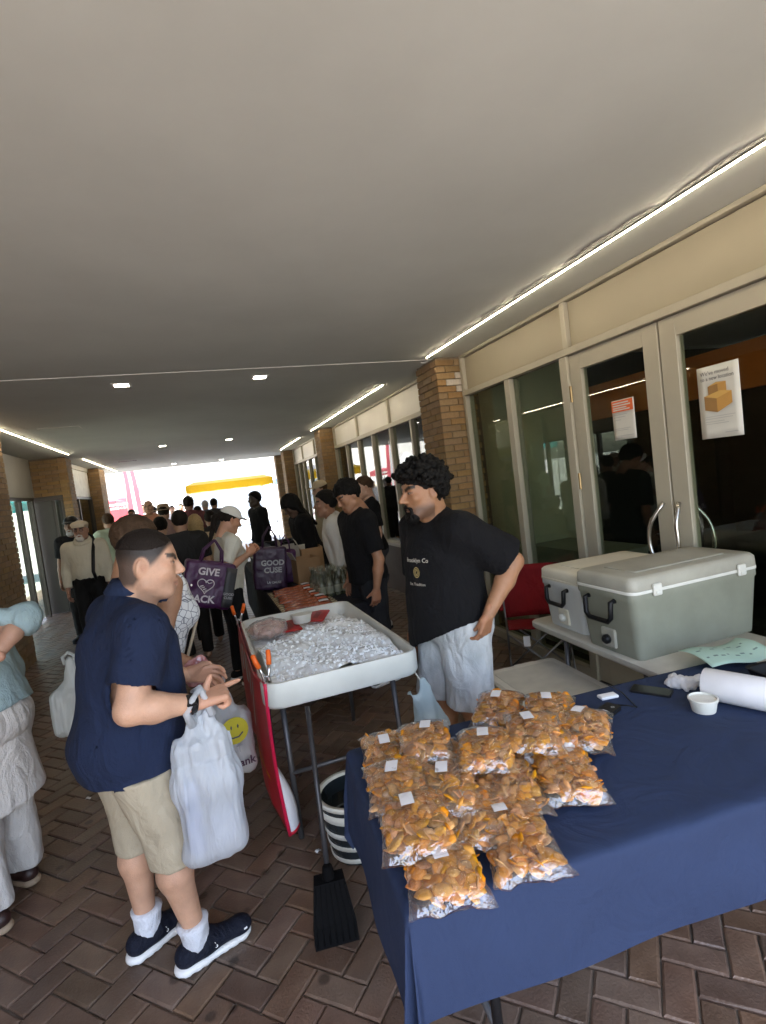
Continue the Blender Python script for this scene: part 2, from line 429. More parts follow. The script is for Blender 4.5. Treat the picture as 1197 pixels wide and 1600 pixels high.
# --- herringbone clay pavers on a sand bed
m_sand = mat('joint_sand', (.10, .088, .075), .95, .35, 6, bump=.3, bscale=200, col2=(.28, .245, .205), detail=8)
m_paver = mat('clay_paver', (.098, .06, .041), .42, .3, 9, bump=.3, bscale=90, col2=(.165, .108, .077), isl=.5, detail=8)
nt = m_paver.node_tree
def paver_dirt():
    p = nt.nodes['Principled BSDF']; L = nt.links.new
    g_ = _nn(nt, 'ShaderNodeNewGeometry'); n = _nn(nt, 'ShaderNodeTexNoise'); n.inputs['Scale'].default_value = 3.2; n.inputs['Detail'].default_value = 8
    L(g_.outputs['Position'], n.inputs[0])
    mr = _nn(nt, 'ShaderNodeMapRange'); mr.inputs[1].default_value = .5; mr.inputs[2].default_value = .72; mr.inputs[4].default_value = .55
    L(n.outputs[0], mr.inputs[0])
    vo = _nn(nt, 'ShaderNodeTexVoronoi'); vo.inputs['Scale'].default_value = 6.0; L(g_.outputs['Position'], vo.inputs[0])
    m2 = _nn(nt, 'ShaderNodeMapRange'); m2.inputs[1].default_value = .1; m2.inputs[2].default_value = .16; m2.inputs[3].default_value = .4; m2.inputs[4].default_value = 1.0
    L(vo.outputs[0], m2.inputs[0])
    src = p.inputs['Base Color'].links[0].from_socket
    a = _nn(nt, 'ShaderNodeMix', data_type='RGBA'); a.inputs[7].default_value = (.17, .132, .104, 1); L(mr.outputs[0], a.inputs[0]); L(src, a.inputs[6])
    b = _nn(nt, 'ShaderNodeMix', data_type='RGBA', blend_type='MULTIPLY'); b.inputs[0].default_value = 1; L(a.outputs[2], b.inputs[6]); L(m2.outputs[0], b.inputs[7])
    L(b.outputs[2], p.inputs['Base Color'])
paver_dirt()
g = G(); g.add([(-4.2, YBACK-1.5, -.012), (2.8, YBACK-1.5, -.012), (2.8, YEND+.6, -.012), (-4.2, YEND+.6, -.012)], [(0, 1, 2, 3)])
pavement = struct(g, 'pavement', m_sand)
PL, PW, PJ = .206, .103, .006
paver_me = []
for q in range(5):
    g = G(); b = .006; x, y = PL/2-PJ/2, PW/2-PJ/2
    j = lambda s_: random.uniform(-s_, s_)
    rings = [[(sx*x+j(.001), sy*y+j(.001), -.05) for sx, sy in ((-1, -1), (1, -1), (1, 1), (-1, 1))],
             [(sx*x+j(.0015), sy*y+j(.0015), -b*.8) for sx, sy in ((-1, -1), (1, -1), (1, 1), (-1, 1))],
             [(sx*(x-b)+j(.002), sy*(y-b)+j(.002), j(.0007)) for sx, sy in ((-1, -1), (1, -1), (1, 1), (-1, 1))]]
    g.loft(rings); paver_me.append(g.data('paver', m_paver))
u0 = PW; c45, s45 = math.cos(R(45)), math.sin(R(45))
pcs = []
for n in range(-170, 170):
    for m_ in range(-100, 100):
        bx, by = n+2*m_, n-2*m_
        for (cx, cy, an) in ((bx+1, by+.5, 0), (bx+2.5, by, 90)):
            uu, vv = cx*u0, cy*u0; X = uu*c45-vv*s45+.03; Y = uu*s45+vv*c45
            if -4.1 < X < 2.66 and YBACK-1.3 < Y < YEND+.4 and not (X > 2.36 and any(a-.1 < Y < b_+.1 for a, b_ in ((4.93, 5.43), (10.4, 10.9), (15.2, 15.7)))): pcs.append((X, Y, R(45+an)))
def inpoly(x, y, P):
    c = False; j = len(P)-1
    for i in range(len(P)):
        if (P[i][1] > y) != (P[j][1] > y) and x < (P[j][0]-P[i][0])*(y-P[i][1])/(P[j][1]-P[i][1])+P[i][0]: c = not c
        j = i
    return c
HID = [(545, 1170), (700, 1130), (1197, 1010), (1197, 1365), (830, 1550), (790, 1600), (675, 1600), (640, 1440), (560, 1420)]
def show(p):
    a = pj((p[0], p[1], 0))
    if a[2] < .3 or not (-15 < a[0] < IW+15 and 0 < a[1] < IH+25): return None
    return None if inpoly(a[0], a[1], HID) else a[2]
vis = sorted(((show(p), i) for i, p in enumerate(pcs) if show(p) is not None))
near = set(i for _, i in vis[:300])
g = G()
for i, (X, Y, an) in enumerate(pcs):
    tz = random.gauss(0, .0012); tl = (random.gauss(0, .006), random.gauss(0, .006))
    if i in near:
        o = obj('paver', random.choice(paver_me), pavement, (X, Y, tz), (tl[0], tl[1], an+random.gauss(0, .006)))
    else:
        M = Matrix.Translation((X, Y, tz)) @ Euler((tl[0], tl[1], an)).to_matrix().to_4x4()
        x, y, b = PL/2-PJ/2, PW/2-PJ/2, .006
        V = [M @ Vector((sx*x, sy*y, -.02)) for sx, sy in ((-1, -1), (1, -1), (1, 1), (-1, 1))]+[M @ Vector((sx*x, sy*y, -b*.8)) for sx, sy in ((-1, -1), (1, -1), (1, 1), (-1, 1))]+[M @ Vector((sx*(x-b), sy*(y-b), 0)) for sx, sy in ((-1, -1), (1, -1), (1, 1), (-1, 1))]
        g.add(V, [(8, 9, 10, 11)]+[(a, (a+1) % 4, (a+1) % 4+4, a+4) for a in range(4)]+[(a+4, (a+1) % 4+4, (a+1) % 4+8, a+8) for a in range(4)])
tag(g.build('paver', m_paver, pavement), kind='stuff')
# --- ceiling slab of painted plaster
m_ceil = mat('ceiling_plaster', (.52, .54, .505), .85, .09, .8, bump=.2, bscale=5, detail=9)
g = G(); g.box((-4.2, YBACK, CEIL), (7.5, 4.99, CEIL+.5)); g.box((-4.2, 5.006, CEIL), (7.5, YEND, CEIL+.5)); g.box((-4.2, 4.98, CEIL+.006), (7.5, 5.02, CEIL+.49))
ceiling = struct(g, 'ceiling', m_ceil)
m_trim = mat('ceiling_seam_bead', (.72, .7, .66), .6)
g = G(); g.box((-2.6, 5.0, CEIL-.004), (2.43, 5.008, CEIL+.003)); g.build('seam_bead', m_trim, ceiling)
m_patch = mat('broken_plaster', (.12, .117, .112), .95, .4, 40, bump=.8, bscale=60, col2=(.30, .295, .285))
g = G(); random.seed(4)
def ragged(y0, y1, xw):
    n = max(3, int((y1-y0)/.05)); a = []; b = []
    for i in range(n+1):
        y = y0+(y1-y0)*i/n; e = math.sin(math.pi*i/n)**.4 if 0 < i < n else 0.05
        a.append((LX-.014-xw*e*random.uniform(.55, 1), y, CEIL-.004)); b.append((LX-.013, y, CEIL-.004))
    g.add(a+b, [(i, n+1+i, n+2+i, i+1) for i in range(n)])
for y0, y1, xw in ((1.3, 2.0, .05), (2.0, 2.75, .075), (2.8, 3.3, .055), (3.36, 3.75, .08), (3.8, 4.4, .06), (4.45, 4.8, .05)): ragged(y0, y1, xw)
g.build('chipped_edge', m_patch, ceiling)
g = G(); g.box((-1.76, 7.66, CEIL-.004), (-1.3, 7.67, CEIL+.001)); g.box((-1.305, 7.67, CEIL-.004), (-1.295, 7.9, CEIL+.001)); g.build('access_hatch_edge', m_trim, ceiling)
m_black = mat('black_plastic', (.008, .008, .009), .45, .1, 20, bump=.1, bscale=100, spec=.25)
g = G(); g.box((-1.62, 13.6, CEIL-.005), (-1.23, 13.72, CEIL+.001)); g.build('vent_slot', m_black, ceiling)
# --- upper storeys above the ceiling and the mass of the shops on both sides
m_brickwall = mat('brick_far', (.24, .15, .085), .85, .25, 30)
g = G(); g.box((-4.2, YBACK, CEIL+.5), (7.5, YEND, 7.5))
b = g.build('upper_building', m_brickwall); tag(b, 'brick upper storey over the covered passage', 'building')
# --- LED strips along both edges of the ceiling
m_led = lamp_mat('led_white', (1.0, .84, .60), 11.0)
m_alu = mat('aluminium_dull', (.42, .40, .36), .42, .06, 3, metal=.75, bump=.05, bscale=200, stretch=(1, 1, .1))
m_alup = mat('aluminium_painted', (.40, .365, .28), .45, .05, 3, bump=.05, bscale=150)
def led(x, y0, y1, label, curl=False):
    t = thing('led_strip_light', label, 'strip light', (x, y0, CEIL), 0, 'strip lights on the ceiling')
    g = G(); g.box((-.008, 0, -.012), (.008, y1-y0, -.001)); g.build('channel', m_alu, t)
    g = G(); n = max(1, int((y1-y0)/1.1))
    for i in range(n): g.box((-.0035, (y1-y0)*i/n+.005, -.017), (.0035, (y1-y0)*(i+1)/n-.005, -.0125))
    g.build('diffuser', m_led, t)
    if curl:
        g = G(); pts = [Vector((-.0+.035*math.sin(a)-.0, y1-y0+.02+.04*(1-math.cos(a)), -.02-.02*math.sin(a*.5))) for a in [i*.35 for i in range(13)]]
        g.tube(pts, .006, 6); g.build('loose_end', mat('white_plastic', (.75, .74, .7), .4), t, True)
    return t
led(LX, .3, 4.86, 'long bright strip light above the shop doors', True)
led(LX-.01, 6.16, 10.55, 'strip light above the second shop window past the first brick column')
led(LX-.02, 11.75, 14.7, 'far strip light on the right beyond the second brick column')
led(-2.08, 6.4, 10.9, 'strip light on the left over the recessed doorway')
led(-2.05, 11.95, 16.6, 'far strip light on the left over the window')
# --- recessed downlights
m_down = lamp_mat('downlight_glow', (1.0, .92, .78), 8.0)
for (x, y, s_, lab) in ((-.517, 5.40, .06, 'nearest square ceiling light on the left'), (.734, 5.38, .06, 'nearest square ceiling light on the right'), (-.505, 11.0, .055, 'second ceiling light on the left'), (.725, 10.9, .055, 'second ceiling light on the right'), (-.51, 16.0, .055, 'farthest ceiling light on the left'), (.79, 16.3, .055, 'farthest ceiling light on the right')):
    t = thing('ceiling_downlight', lab, 'ceiling light', (x, y, CEIL), 0, 'recessed ceiling lights')
    g = G(); g.box((-s_-.02, -s_-.02, -.006), (-s_, s_+.02, .0)); g.box((s_, -s_-.02, -.006), (s_+.02, s_+.02, .0)); g.box((-s_, -s_-.02, -.006), (s_, -s_, .0)); g.box((-s_, s_, -.006), (s_, s_+.02, .0)); g.build('trim', m_trim, t)
    g = G(); g.box((-s_, -s_, -.004), (s_, s_, -.001)); g.build('lens', m_down, t)

# --- brick columns
m_brick = mat('buff_brick', (.235, .142, .062), .82, .2, 25, bump=.35, bscale=120, col2=(.30, .19, .088), isl=.35)
m_brickpale = mat('pale_patch_brick', (.52, .45, .36), .85, .15, 25, bump=.3, bscale=120)
m_mortar = mat('mortar', (.17, .13, .085), .95, .2, 40, bump=.3, bscale=200)
BH, BL, BD, BJ = .067, .205, .0, .008
def brick_unit(L, H=BH-BJ, D=.02):
    g = G(); g.box((0, -D, 0), (L, .0, H), bev=.004); return g
_bd = {}
def brick_mesh(L, m):
    k = (round(L, 3), m.name)
    if k not in _bd: _bd[k] = brick_unit(L).data('brick', m)
    return _bd[k]
def brick_face(parent, origin, du, width, z0, z1, indiv, pale=None, phase=0.0):
    """bricks laid on a vertical face; du = unit horizontal direction, outward normal = du x z"""
    du = Vector(du); nrm = du.cross(Vector((0, 0, 1))); rot = math.atan2(du.y, du.x)
    g = G(); row = 0; z = z0
    while z < z1-.03:
        x = -((row % 2)*.5+phase) * (BL+BJ)
        while x < width-.005:
            a, b_ = max(x, 0), min(x+BL, width)
            if b_-a > .02:
                p = Vector(origin)+du*a+Vector((0, 0, z))
                mm = m_brickpale if pale and pale(a, z) else m_brick
                if indiv:
                    o = obj('brick', brick_mesh(b_-a, mm), parent, p+nrm*random.uniform(-.002, .003)-parent.location, (0, 0, rot))
                else:
                    M = Matrix.Translation(p+nrm*random.uniform(-.002, .003)-parent.location) @ Matrix.Rotation(rot, 4, 'Z')
                    g.box((0, -.02, 0), (b_-a, 0, BH-BJ), M)
            x += BL+BJ
        z += BH; row += 1
    if not indiv: tag(g.build('brick', m_brick, parent), kind='stuff')
def column(x0, x1, y0, y1, label, indiv=False, faces='NP', z1=CEIL, pale=None, out=-1):
    t = thing('brick_column', label, 'column', ((x0+x1)/2, (y0+y1)/2, 0), 0, 'brick columns of the passage')
    g = G(); cx, cy = (x0+x1)/2, (y0+y1)/2
    g.box((x0-cx+.012, y0-cy+.012, -.01), (x1-cx-.012, y1-cy-.012, z1-.001)); g.build('mortar_core', m_mortar, t)
    if 'N' in faces: brick_face(t, (x0, y0+.02, 0), (1, 0, 0), x1-x0, .002, z1, indiv, pale)
    if 'P' in faces:
        if out < 0: brick_face(t, (x0+.02, y1, 0), (0, -1, 0), y1-y0-.003, .002, z1, indiv, None, .25)
        else: brick_face(t, (x1-.02, y0+.003, 0), (0, 1, 0), y1-y0-.003, .002, z1, indiv, None, .25)
    if 'F' in faces: brick_face(t, (x1, y1-.02, 0), (-1, 0, 0), x1-x0, .002, z1, False)
    return t
column(CX, WX+.12, 4.93, 5.43, 'nearest tall brick column behind the curly haired man', True, pale=lambda a, z: 2.5 < z < 2.72 and (a > .02))
column(CX, WX+.12, 10.4, 10.9, 'second brick column between the two rows of shop windows')
column(CX, WX+.12, 15.2, 15.7, 'third brick column near the sunny end on the right')
column(CX, WX+.12, 16.9, 17.25, 'last brick column beside the yellow edged canopy')
column(-3.4, -2.22, 6.2, 7.85, 'brick pier at the left edge before the recessed doorway', faces='P', out=1)
column(-2.36, -2.22, 11.3, 11.75, 'brick pier between the recessed doorway and the left window', faces='NP', out=1)
column(-2.75, -2.22, 14.75, 15.6, 'last brick pier on the left before the sunny end', faces='NP', out=1)

# --- shopfronts on the right
m_glass = film('shop_glass', (.76, .80, .74), .0, 1.15, bump=0)
m_panel = mat('transom_panel', (.34, .30, .215), .5, .04, 2, bump=.05, bscale=80)
m_panel2 = mat('transom_panel_pale', (.60, .58, .52), .5, .04, 2)
m_steel = mat('brushed_steel', (.55, .53, .5), .25, .05, 3, metal=1.0)
m_brass = mat('hinge_brass', (.35, .25, .12), .4, .1, 10, metal=.9)
FD = .05
def bar(t, lo, hi, name='frame_bar', m=None, bev=.003):
    g = G(); c = t.location; g.box(Vector(lo)-c, Vector(hi)-c, bev=bev); return g.build(name, m or m_alup, t)
def pane(t, y0, y1, z0, z1, x=WX, name='glass_pane', m=None):
    g = G(); c = t.location; g.box(Vector((x-.004, y0, z0))-c, Vector((x+.004, y1, z1))-c); return g.build(name, m or m_glass, t)
def shopbay(name, label, ya, yb, mulls, tmulls, sill, panel_m, ztb=2.49, ztop=2.87):
    t = thing(name, label, 'shopfront', (WX, (ya+yb)/2, 0), 0, 'shopfronts on the right')
    bar(t, (WX-FD, ya, ztop), (WX+FD, yb, CEIL-.002)); bar(t, (WX-FD-.004, ya+.002, ztb-.03), (WX+FD, yb-.002, ztb+.03), 'transom_bar')
    for y in (ya+.025, yb-.025)+tuple(mulls): bar(t, (WX-FD, y-.025, max(sill, .08)+.002), (WX+FD, y+.025, ztb-.032), 'mullion')
    for y in (ya+.025, yb-.025)+tuple(tmulls): bar(t, (WX-FD, y-.025, ztb+.032), (WX+FD, y+.025, ztop-.002), 'mullion')
    ys = sorted((ya+.025, yb-.025)+tuple(tmulls))
    for a, b_ in zip(ys, ys[1:]):
        bar(t, (WX-.012, a+.03, ztb+.035), (WX+.012, b_-.03, ztop-.006), 'transom_panel', panel_m, 0)
    ys = sorted((ya+.025, yb-.025)+tuple(mulls))
    for a, b_ in zip(ys, ys[1:]): pane(t, a+.024, b_-.024, max(sill, .08), ztb-.03)
    if sill > .2:
        bar(t, (WX-.11, ya, sill-.05), (WX+FD, yb, sill), 'sill')
        bar(t, (WX-.02, ya, .0), (WX+FD-.002, yb, sill-.052), 'stall_riser', mat('riser_panel', (.12, .09, .07), .7))
    else: bar(t, (WX-FD, ya, .0), (WX+FD, yb, .08), 'sill')
    return t
shopbay('shopfront', 'row of tall shop windows past the first brick column reflecting the market', 5.45, 10.38, (6.38, 7.17, 8.0, 8.77, 9.55), (7.17, 8.77), .79, m_panel2)
shopbay('shopfront', 'far shop windows beyond the second brick column', 10.92, 15.18, (11.6, 12.35, 13.1, 13.85, 14.5), (12.35, 13.85), .79, m_panel2)
# nearest bay with double doors
ya, yb = -.45, 4.91
t = thing('shopfront', 'aluminium shopfront with tall dark panes beside the double doors', 'shopfront', (WX, 3.3, 0), 0, 'shopfronts on the right')
bar(t, (WX-FD, ya, 2.87), (WX+FD, yb, CEIL-.002)); bar(t, (WX-FD-.004, ya+.002, 2.485), (WX+FD, yb-.002, 2.535), 'transom_bar')
for y in (4.885, 4.10, 3.335, 1.625, .85): bar(t, (WX-FD, y-(.025 if y > 4.5 else .04), .082), (WX+FD, y+(.025 if y > 4.5 else .04), 2.482), 'mullion')
for y in (4.885, 3.29, 1.6, .0): bar(t, (WX-FD, y-.025, 2.537), (WX+FD, y+.025, 2.868), 'mullion')
for a, b_ in ((3.315, 4.86), (1.625, 3.265), (.025, 1.575)): bar(t, (WX-.012, a+.003, 2.54), (WX+.012, b_-.003, 2.862), 'transom_panel', m_panel, 0)
for a, b_ in ((4.14, 4.86), (3.375, 4.06), (.89, 1.585), (-.4, .81)): pane(t, a, b_, .08, 2.485)
bar(t, (WX-FD, 3.3, 0), (WX+FD, yb, .08), 'sill'); bar(t, (WX-FD, ya, 0), (WX+FD, 1.66, .08), 'sill')
def door(y0, y1, hy, hinge_y):
    d = obj('door', None, t); d.location = (0, (y0+y1)/2-3.3, 0)
    w_ = (y1-y0)/2-.004; st = .115
    g = G(); g.box((-.03, -w_, .01), (.03, -w_+st, 2.478), bev=.003); g.box((-.03, w_-st, .01), (.03, w_, 2.478), bev=.003)
    g.box((-.029, -w_+st, 2.478-st), (.029, w_-st, 2.477)); g.box((-.029, -w_+st, .011), (.029, w_-st, .26)); g.build('door_frame', m_alup, d)
    g = G(); g.box((-.004, -w_+st-.01, .25), (.004, w_-st+.01, 2.478-st+.01)); g.build('glass_pane', m_glass, d)
    for sgn, xx in ((-1, -.03), (1, .03)):
        g = G(); pts = []
        for i in range(13):
            a = i/12; z = .93+.46*a; e = math.sin(math.pi*a)
            pts.append((xx+sgn*(.012+.055*min(1, e*1.3)), hy-(y0+y1)/2+(.085 if hy > 2.487 else (-.02 if sgn < 0 else -.10))*e, z))
        g.tube(pts, .0125, 8); g.build('handle', m_steel, d, True)
    for z in (.5, 1.55, 2.2):
        g = G(); g.lathe([(.011, -.06), (.011, .06)], (-.036, hinge_y-(y0+y1)/2, z), 8); g.build('hinge', m_brass, d)
    return d
door(2.487, 3.293, 2.54, 3.29); door(1.668, 2.481, 2.43, 1.67)

# --- dark rooms behind the glass
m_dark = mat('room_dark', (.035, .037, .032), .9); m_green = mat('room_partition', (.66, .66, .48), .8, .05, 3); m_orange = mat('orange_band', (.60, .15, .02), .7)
m_rfloor = mat('room_floor', (.12, .07, .065), .4)
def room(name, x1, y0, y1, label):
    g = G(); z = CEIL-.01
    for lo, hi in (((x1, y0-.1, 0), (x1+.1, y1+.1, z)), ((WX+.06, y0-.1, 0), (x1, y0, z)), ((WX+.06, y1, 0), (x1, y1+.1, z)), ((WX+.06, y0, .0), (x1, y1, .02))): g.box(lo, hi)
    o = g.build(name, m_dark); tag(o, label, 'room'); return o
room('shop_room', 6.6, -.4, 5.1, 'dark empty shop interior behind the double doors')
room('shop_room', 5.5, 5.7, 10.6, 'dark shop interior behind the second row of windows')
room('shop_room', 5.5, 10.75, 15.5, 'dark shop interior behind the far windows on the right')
g = G(); g.box((2.98, 4.42, .02), (3.55, 5.09, 2.88)); tag(g.build('partition_wall', m_green), 'pale green partition inside the shop beside the brick column', 'wall')
g = G(); g.box((3.55, -.3, 2.05), (3.62, 4.3, 2.36)); tag(g.build('orange_fascia', m_orange), 'orange band high inside the dark shop', 'fascia')
g = G(); g.box((3.5, .2, .02), (4.1, 2.0, 1.25)); g.box((3.45, .15, 1.25), (4.15, 2.05, 1.3)); tag(g.build('counter', m_green), 'pale counter inside the shop behind the right door', 'counter')
g = G(); g.box((2.98, 3.4, .02), (3.4, 4.40, .90)); g.box((2.95, 3.38, .90), (3.43, 4.41, .94)); tag(g.build('counter', mat('grey_counter', (.34, .36, .30), .6)), 'low grey counter inside the shop behind the left pane', 'counter')

# --- left side: recessed doorway and window
m_grey = mat('grey_panel', (.33, .32, .29), .7, .05, 2); m_brown = mat('brown_metal', (.06, .05, .042), .5, .1, 5)
t = thing('doorway', 'recessed doorway on the left with grey panel above a brown framed glass door', 'doorway', (-2.85, 9.5, 0))
bar(t, (-2.90, 7.86, 2.2), (-2.81, 11.28, CEIL-.002), 'upper_panel', m_grey, 0)
for y in (7.9, 8.55, 9.4, 10.5, 11.2): bar(t, (-2.91, y-.035, 0), (-2.82, y+.035, 2.14), 'door_frame', m_brown)
bar(t, (-2.905, 7.865, 2.142), (-2.815, 11.27, 2.198), 'door_head', m_brown)
for a, b_ in ((7.94, 8.51), (8.59, 9.36), (9.44, 10.46), (10.54, 11.16)): pane(t, a, b_, .05, 2.14, -2.86)
t = thing('doorway', 'brick wall with a dark door and a bright side pane beyond the left recess', 'doorway', (-3.0, 11.5, 0))
g = G(); g.box((.1, -.17, 2.2), (.63, .2, CEIL-.002)); g.build('lintel_core', m_mortar, t)
brick_face(t, (-2.90, 11.32, 0), (1, 0, 0), .66, 2.2, CEIL, False)
bar(t, (-2.88, 11.33, 2.12), (-2.37, 11.42, 2.198), 'door_head', m_brown)
bar(t, (-2.86, 11.36, .01), (-2.56, 11.41, 2.118), 'door_leaf', mat('dark_door', (.05, .045, .035), .6, .1, 4))
for x in (-2.53, -2.39): bar(t, (x-.02, 11.34, .0), (x+.02, 11.42, 2.118), 'door_frame', m_brown)
g = G(); g.box((.49, -.12, .05), (.59, -.112, 2.1)); g.build('glass_pane', m_glass, t)
t = thing('shop_window', 'left window with a pale panel above the glass beyond the recess', 'window', (-2.5, 13.2, 0))
bar(t, (-2.53, 11.77, 2.2), (-2.48, 14.73, 2.8), 'upper_panel', mat('pale_panel', (.62, .61, .56), .6), 0)
for y in (11.8, 13.2, 14.7): bar(t, (-2.55, y-.03, .05), (-2.45, y+.03, 2.14), 'mullion', m_brown)
bar(t, (-2.55, 11.77, 2.142), (-2.45, 14.73, 2.198), 'transom_bar', m_brown); bar(t, (-2.55, 11.77, 2.802), (-2.45, 14.73, CEIL-.002), 'frame_bar'); bar(t, (-2.55, 11.77, 0), (-2.45, 14.73, .05), 'sill', m_brown)
for a, b_ in ((11.83, 13.17), (13.23, 14.67)): pane(t, a, b_, .05, 2.14, -2.5)
g = G(); g.box((-3.0, 11.95, 0), (-2.75, 15.6, CEIL-.01)); tag(g.build('shop_room', m_dark), 'dark block behind the left window', 'room')  # thin dark slab added in place of a room so the pane looks dark
g = G(); g.box((-4.2, YBACK, 0), (-2.25, 6.18, CEIL-.004)); tag(g.build('brick_wall', m_brickwall), 'brick wall along the left outside the view', 'wall')
# ================================================================== PEOPLE
m_skin = mat('skin', (1, 1, 1), .52, .13, 16, bump=.25, bscale=220, attr=True, sss=.12)
m_hair_black = mat('hair_black', (.005, .0045, .004), .6, .3, 60, bump=.6, bscale=180, spec=.15)
m_hair_dark = mat('hair_dark_brown', (.014, .010, .008), .6, .3, 60, bump=.6, bscale=180, spec=.15)
m_hair_brown = mat('hair_brown', (.06, .035, .02), .6, .3, 60, bump=.6, bscale=180, spec=.15)
m_hair_blond = mat('hair_blond', (.42, .29, .13), .5, .25, 60, bump=.6, bscale=180)
m_hair_grey = mat('hair_grey', (.35, .33, .31), .55, .2, 60, bump=.5, bscale=180)
m_eye = mat('eye', (1, 1, 1), .15, .02, 10, attr=True)
def cloth(name, col, var=.1, rough=.85, bump=.35, bscale=260, nscale=5, sheen=.0, **k): return mat(name, col, rough, var, nscale, bump=bump, bscale=bscale, sheen=sheen, spec=.25, **dict(dict(fold=.45, fscale=9.0, stretch=(1, 1, .55)), **k))
def unit(v): v = np.array(v, np.float64); return v/(np.linalg.norm(v)+1e-12)
def rotm(axis, a):
    return np.array(Matrix.Rotation(a, 3, Vector(axis)))
def hand(wr, d, n, side, curl=(.3,)*5, spread=.05, s=1.0, h=.003, thumb=None):
    """palm, four fingers of different length and an opposed thumb; d = pointing direction, n = palm normal"""
    wr = np.array(wr, float); d = unit(d); n = unit(np.array(n)-d*np.dot(n, d)); t = np.cross(d, n)*(1 if side == 'R' else -1)
    lo = wr-.21*s; hi = wr+.21*s; f = SDF(lo, hi, h)
    f.seg(wr-d*.035*s, wr+d*.012*s, .025*s, .024*s, .01, flat=(n, .78))
    LN = (.070, .079, .073, .057)
    for i in range(4):
        off = t*((.031-.0205*i)*s); K = wr+d*((.088, .092, .088, .078)[i]*s)+off
        f.seg(wr+off*.55+d*.01*s, K, .0165*s, .0125*s, .012)
        v = unit(d+t*spread*(1.5-i)); p = K; ax = np.cross(v, n)
        for j, fr in enumerate((.46, .3, .24)):
            v = rotm(ax, curl[i+1]*(1, 1.15, .7)[j]) @ v; q = p+v*LN[i]*fr*s
            f.seg(p, q, (.0098, .0090, .0082)[j]*s, (.0090, .0082, .0066)[j]*s, .003); p = q
    b = wr+d*.028*s+t*.026*s+n*.006*s
    v = unit(d*.62+t*.75+n*.25) if thumb is None else unit(thumb)
    f.seg(wr+d*.012*s+t*.012*s, b, .018*s, .0155*s, .012); p = b+v*.036*s; f.seg(b, p, .0145*s, .0115*s, .006)
    v = unit(v+n*.9*curl[0]+d*.3*curl[0]-t*.5*curl[0]); f.seg(p, p+v*.03*s, .011*s, .0085*s, .003)
    V, F = f.mesh(); return relax(V, F, 1), F
def head_mesh(sp, h=.004):
    """head in its own frame: +Y forward, z up, origin at eye height between the ears"""
    f = SDF((-.115, -.135, -.2), (.115, .16, .145), h); fw = sp.get('fat', 1.0)
    f.ell((0, -.012, .035), (.078, .100, .088), .03)
    f.ell((0, .022, -.035), (.066*fw, .074, .088), .03)
    f.seg((-.02, .068, -.102), (.02, .068, -.102), .024, .024, .03)
    f.seg((-.058*fw, -.0, -.07), (-.02, .052, -.1), .02, .02, .035); f.seg((.058*fw, 0, -.07), (.02, .052, -.1), .02, .02, .035)
    f.seg((-.04, .074, .03), (.04, .074, .03), .014, .014, .02)
    for s_ in (-1, 1):
        f.ell((s_*.046, .066, -.022), (.022, .02, .018), .025)
        f.ell((s_*.034, .104, .008), (.02, .018, .013), .014, 'sub')
        f.ell((s_*.082, -.014, -.010), (.0095, .021, .033), .005, M=np.array(Matrix.Rotation(s_*-.4, 3, 'Z')))
        f.ell((s_*.092, -.006, -.006), (.007, .010, .017), .004, 'sub')
        f.ell((s_*.034, .079, .006), (.016, .012, .0095), .005)
        f.ell((s_*.011, .101, -.034), (.0085, .012, .009), .008)
    nl = sp.get('nose', 1.0)
    f.seg((0, .088, .018), (0, .102+.014*nl, -.026), .008, .0125, .014)
    f.seg((-.020, .087, -.065), (0, .094, -.064), .006, .0085, .008); f.seg((.020, .087, -.065), (0, .094, -.064), .006, .0085, .008); f.seg((-.016, .087, -.078), (0, .093, -.079), .006, .009, .007); f.seg((.016, .087, -.078), (0, .093, -.079), .006, .009, .007)
    f.seg((-.024, .098, -.0715), (.024, .098, -.0715), .0035, .0035, .003, 'sub')
    f.seg((0, -.03, -.05), (0, -.045, -.19), sp.get('neck', .056), sp.get('neck', .056)*1.06, .035)
    V, F = f.mesh(); V = relax(V, F, 1)
    col = np.tile(np.array(sp['skin'], np.float32), (len(V), 1)); x, y, z = np.abs(V[:, 0]), V[:, 1], V[:, 2]
    def paint(w_, c, a=1.0):
        nonlocal col
        w_ = np.clip(w_, 0, 1)[:, None]*a; col = col*(1-w_)+np.array(c, np.float32)*w_
    sk = np.array(sp['skin']); hc = np.array(sp.get('haircol', (.012, .01, .009)))
    paint(1-np.abs(z+.072)/.014, sk*np.array((.85, .5, .48)), .8*1) if False else None
    paint((1-np.abs(z+.072)/.013)*(x < .026)*(y > .07)*1.6, sk*np.array((.82, .52, .5)), .75)
    paint((1-np.abs(z-.030-.010*np.clip((x-.03)/.02, -1, .3))/.010)*(x > .010)*(x < .058)*(y > .045)*3, hc, .95)
    paint((1-np.abs(z-.0085)/.006)*(x > .02)*(x < .052)*(y > .055)*2, hc*1.5, .7)
    paint((1-np.hypot(x-.011, z+.042)/.007)*(y > .08)*2, sk*.3, .7)
    paint((1-np.hypot(y+.006, z+.01)/.018)*(x > .078), sk*np.array((.75, .5, .46)), .6)
    paint((1-np.abs(z+.0715)/.004)*(x < .026)*(y > .07)*2, sk*.3, .6)
    paint((1-np.abs(z-.0)/.02)*(x > .03)*(x < .07)*(y > .04), sk*np.array((1.08, .9, .88)), .35)
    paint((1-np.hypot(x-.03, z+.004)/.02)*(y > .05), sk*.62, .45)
    for c_, w_, a in sp.get('paint', ()): paint(w_(x, y, z), c_, a)
    return V, F, col
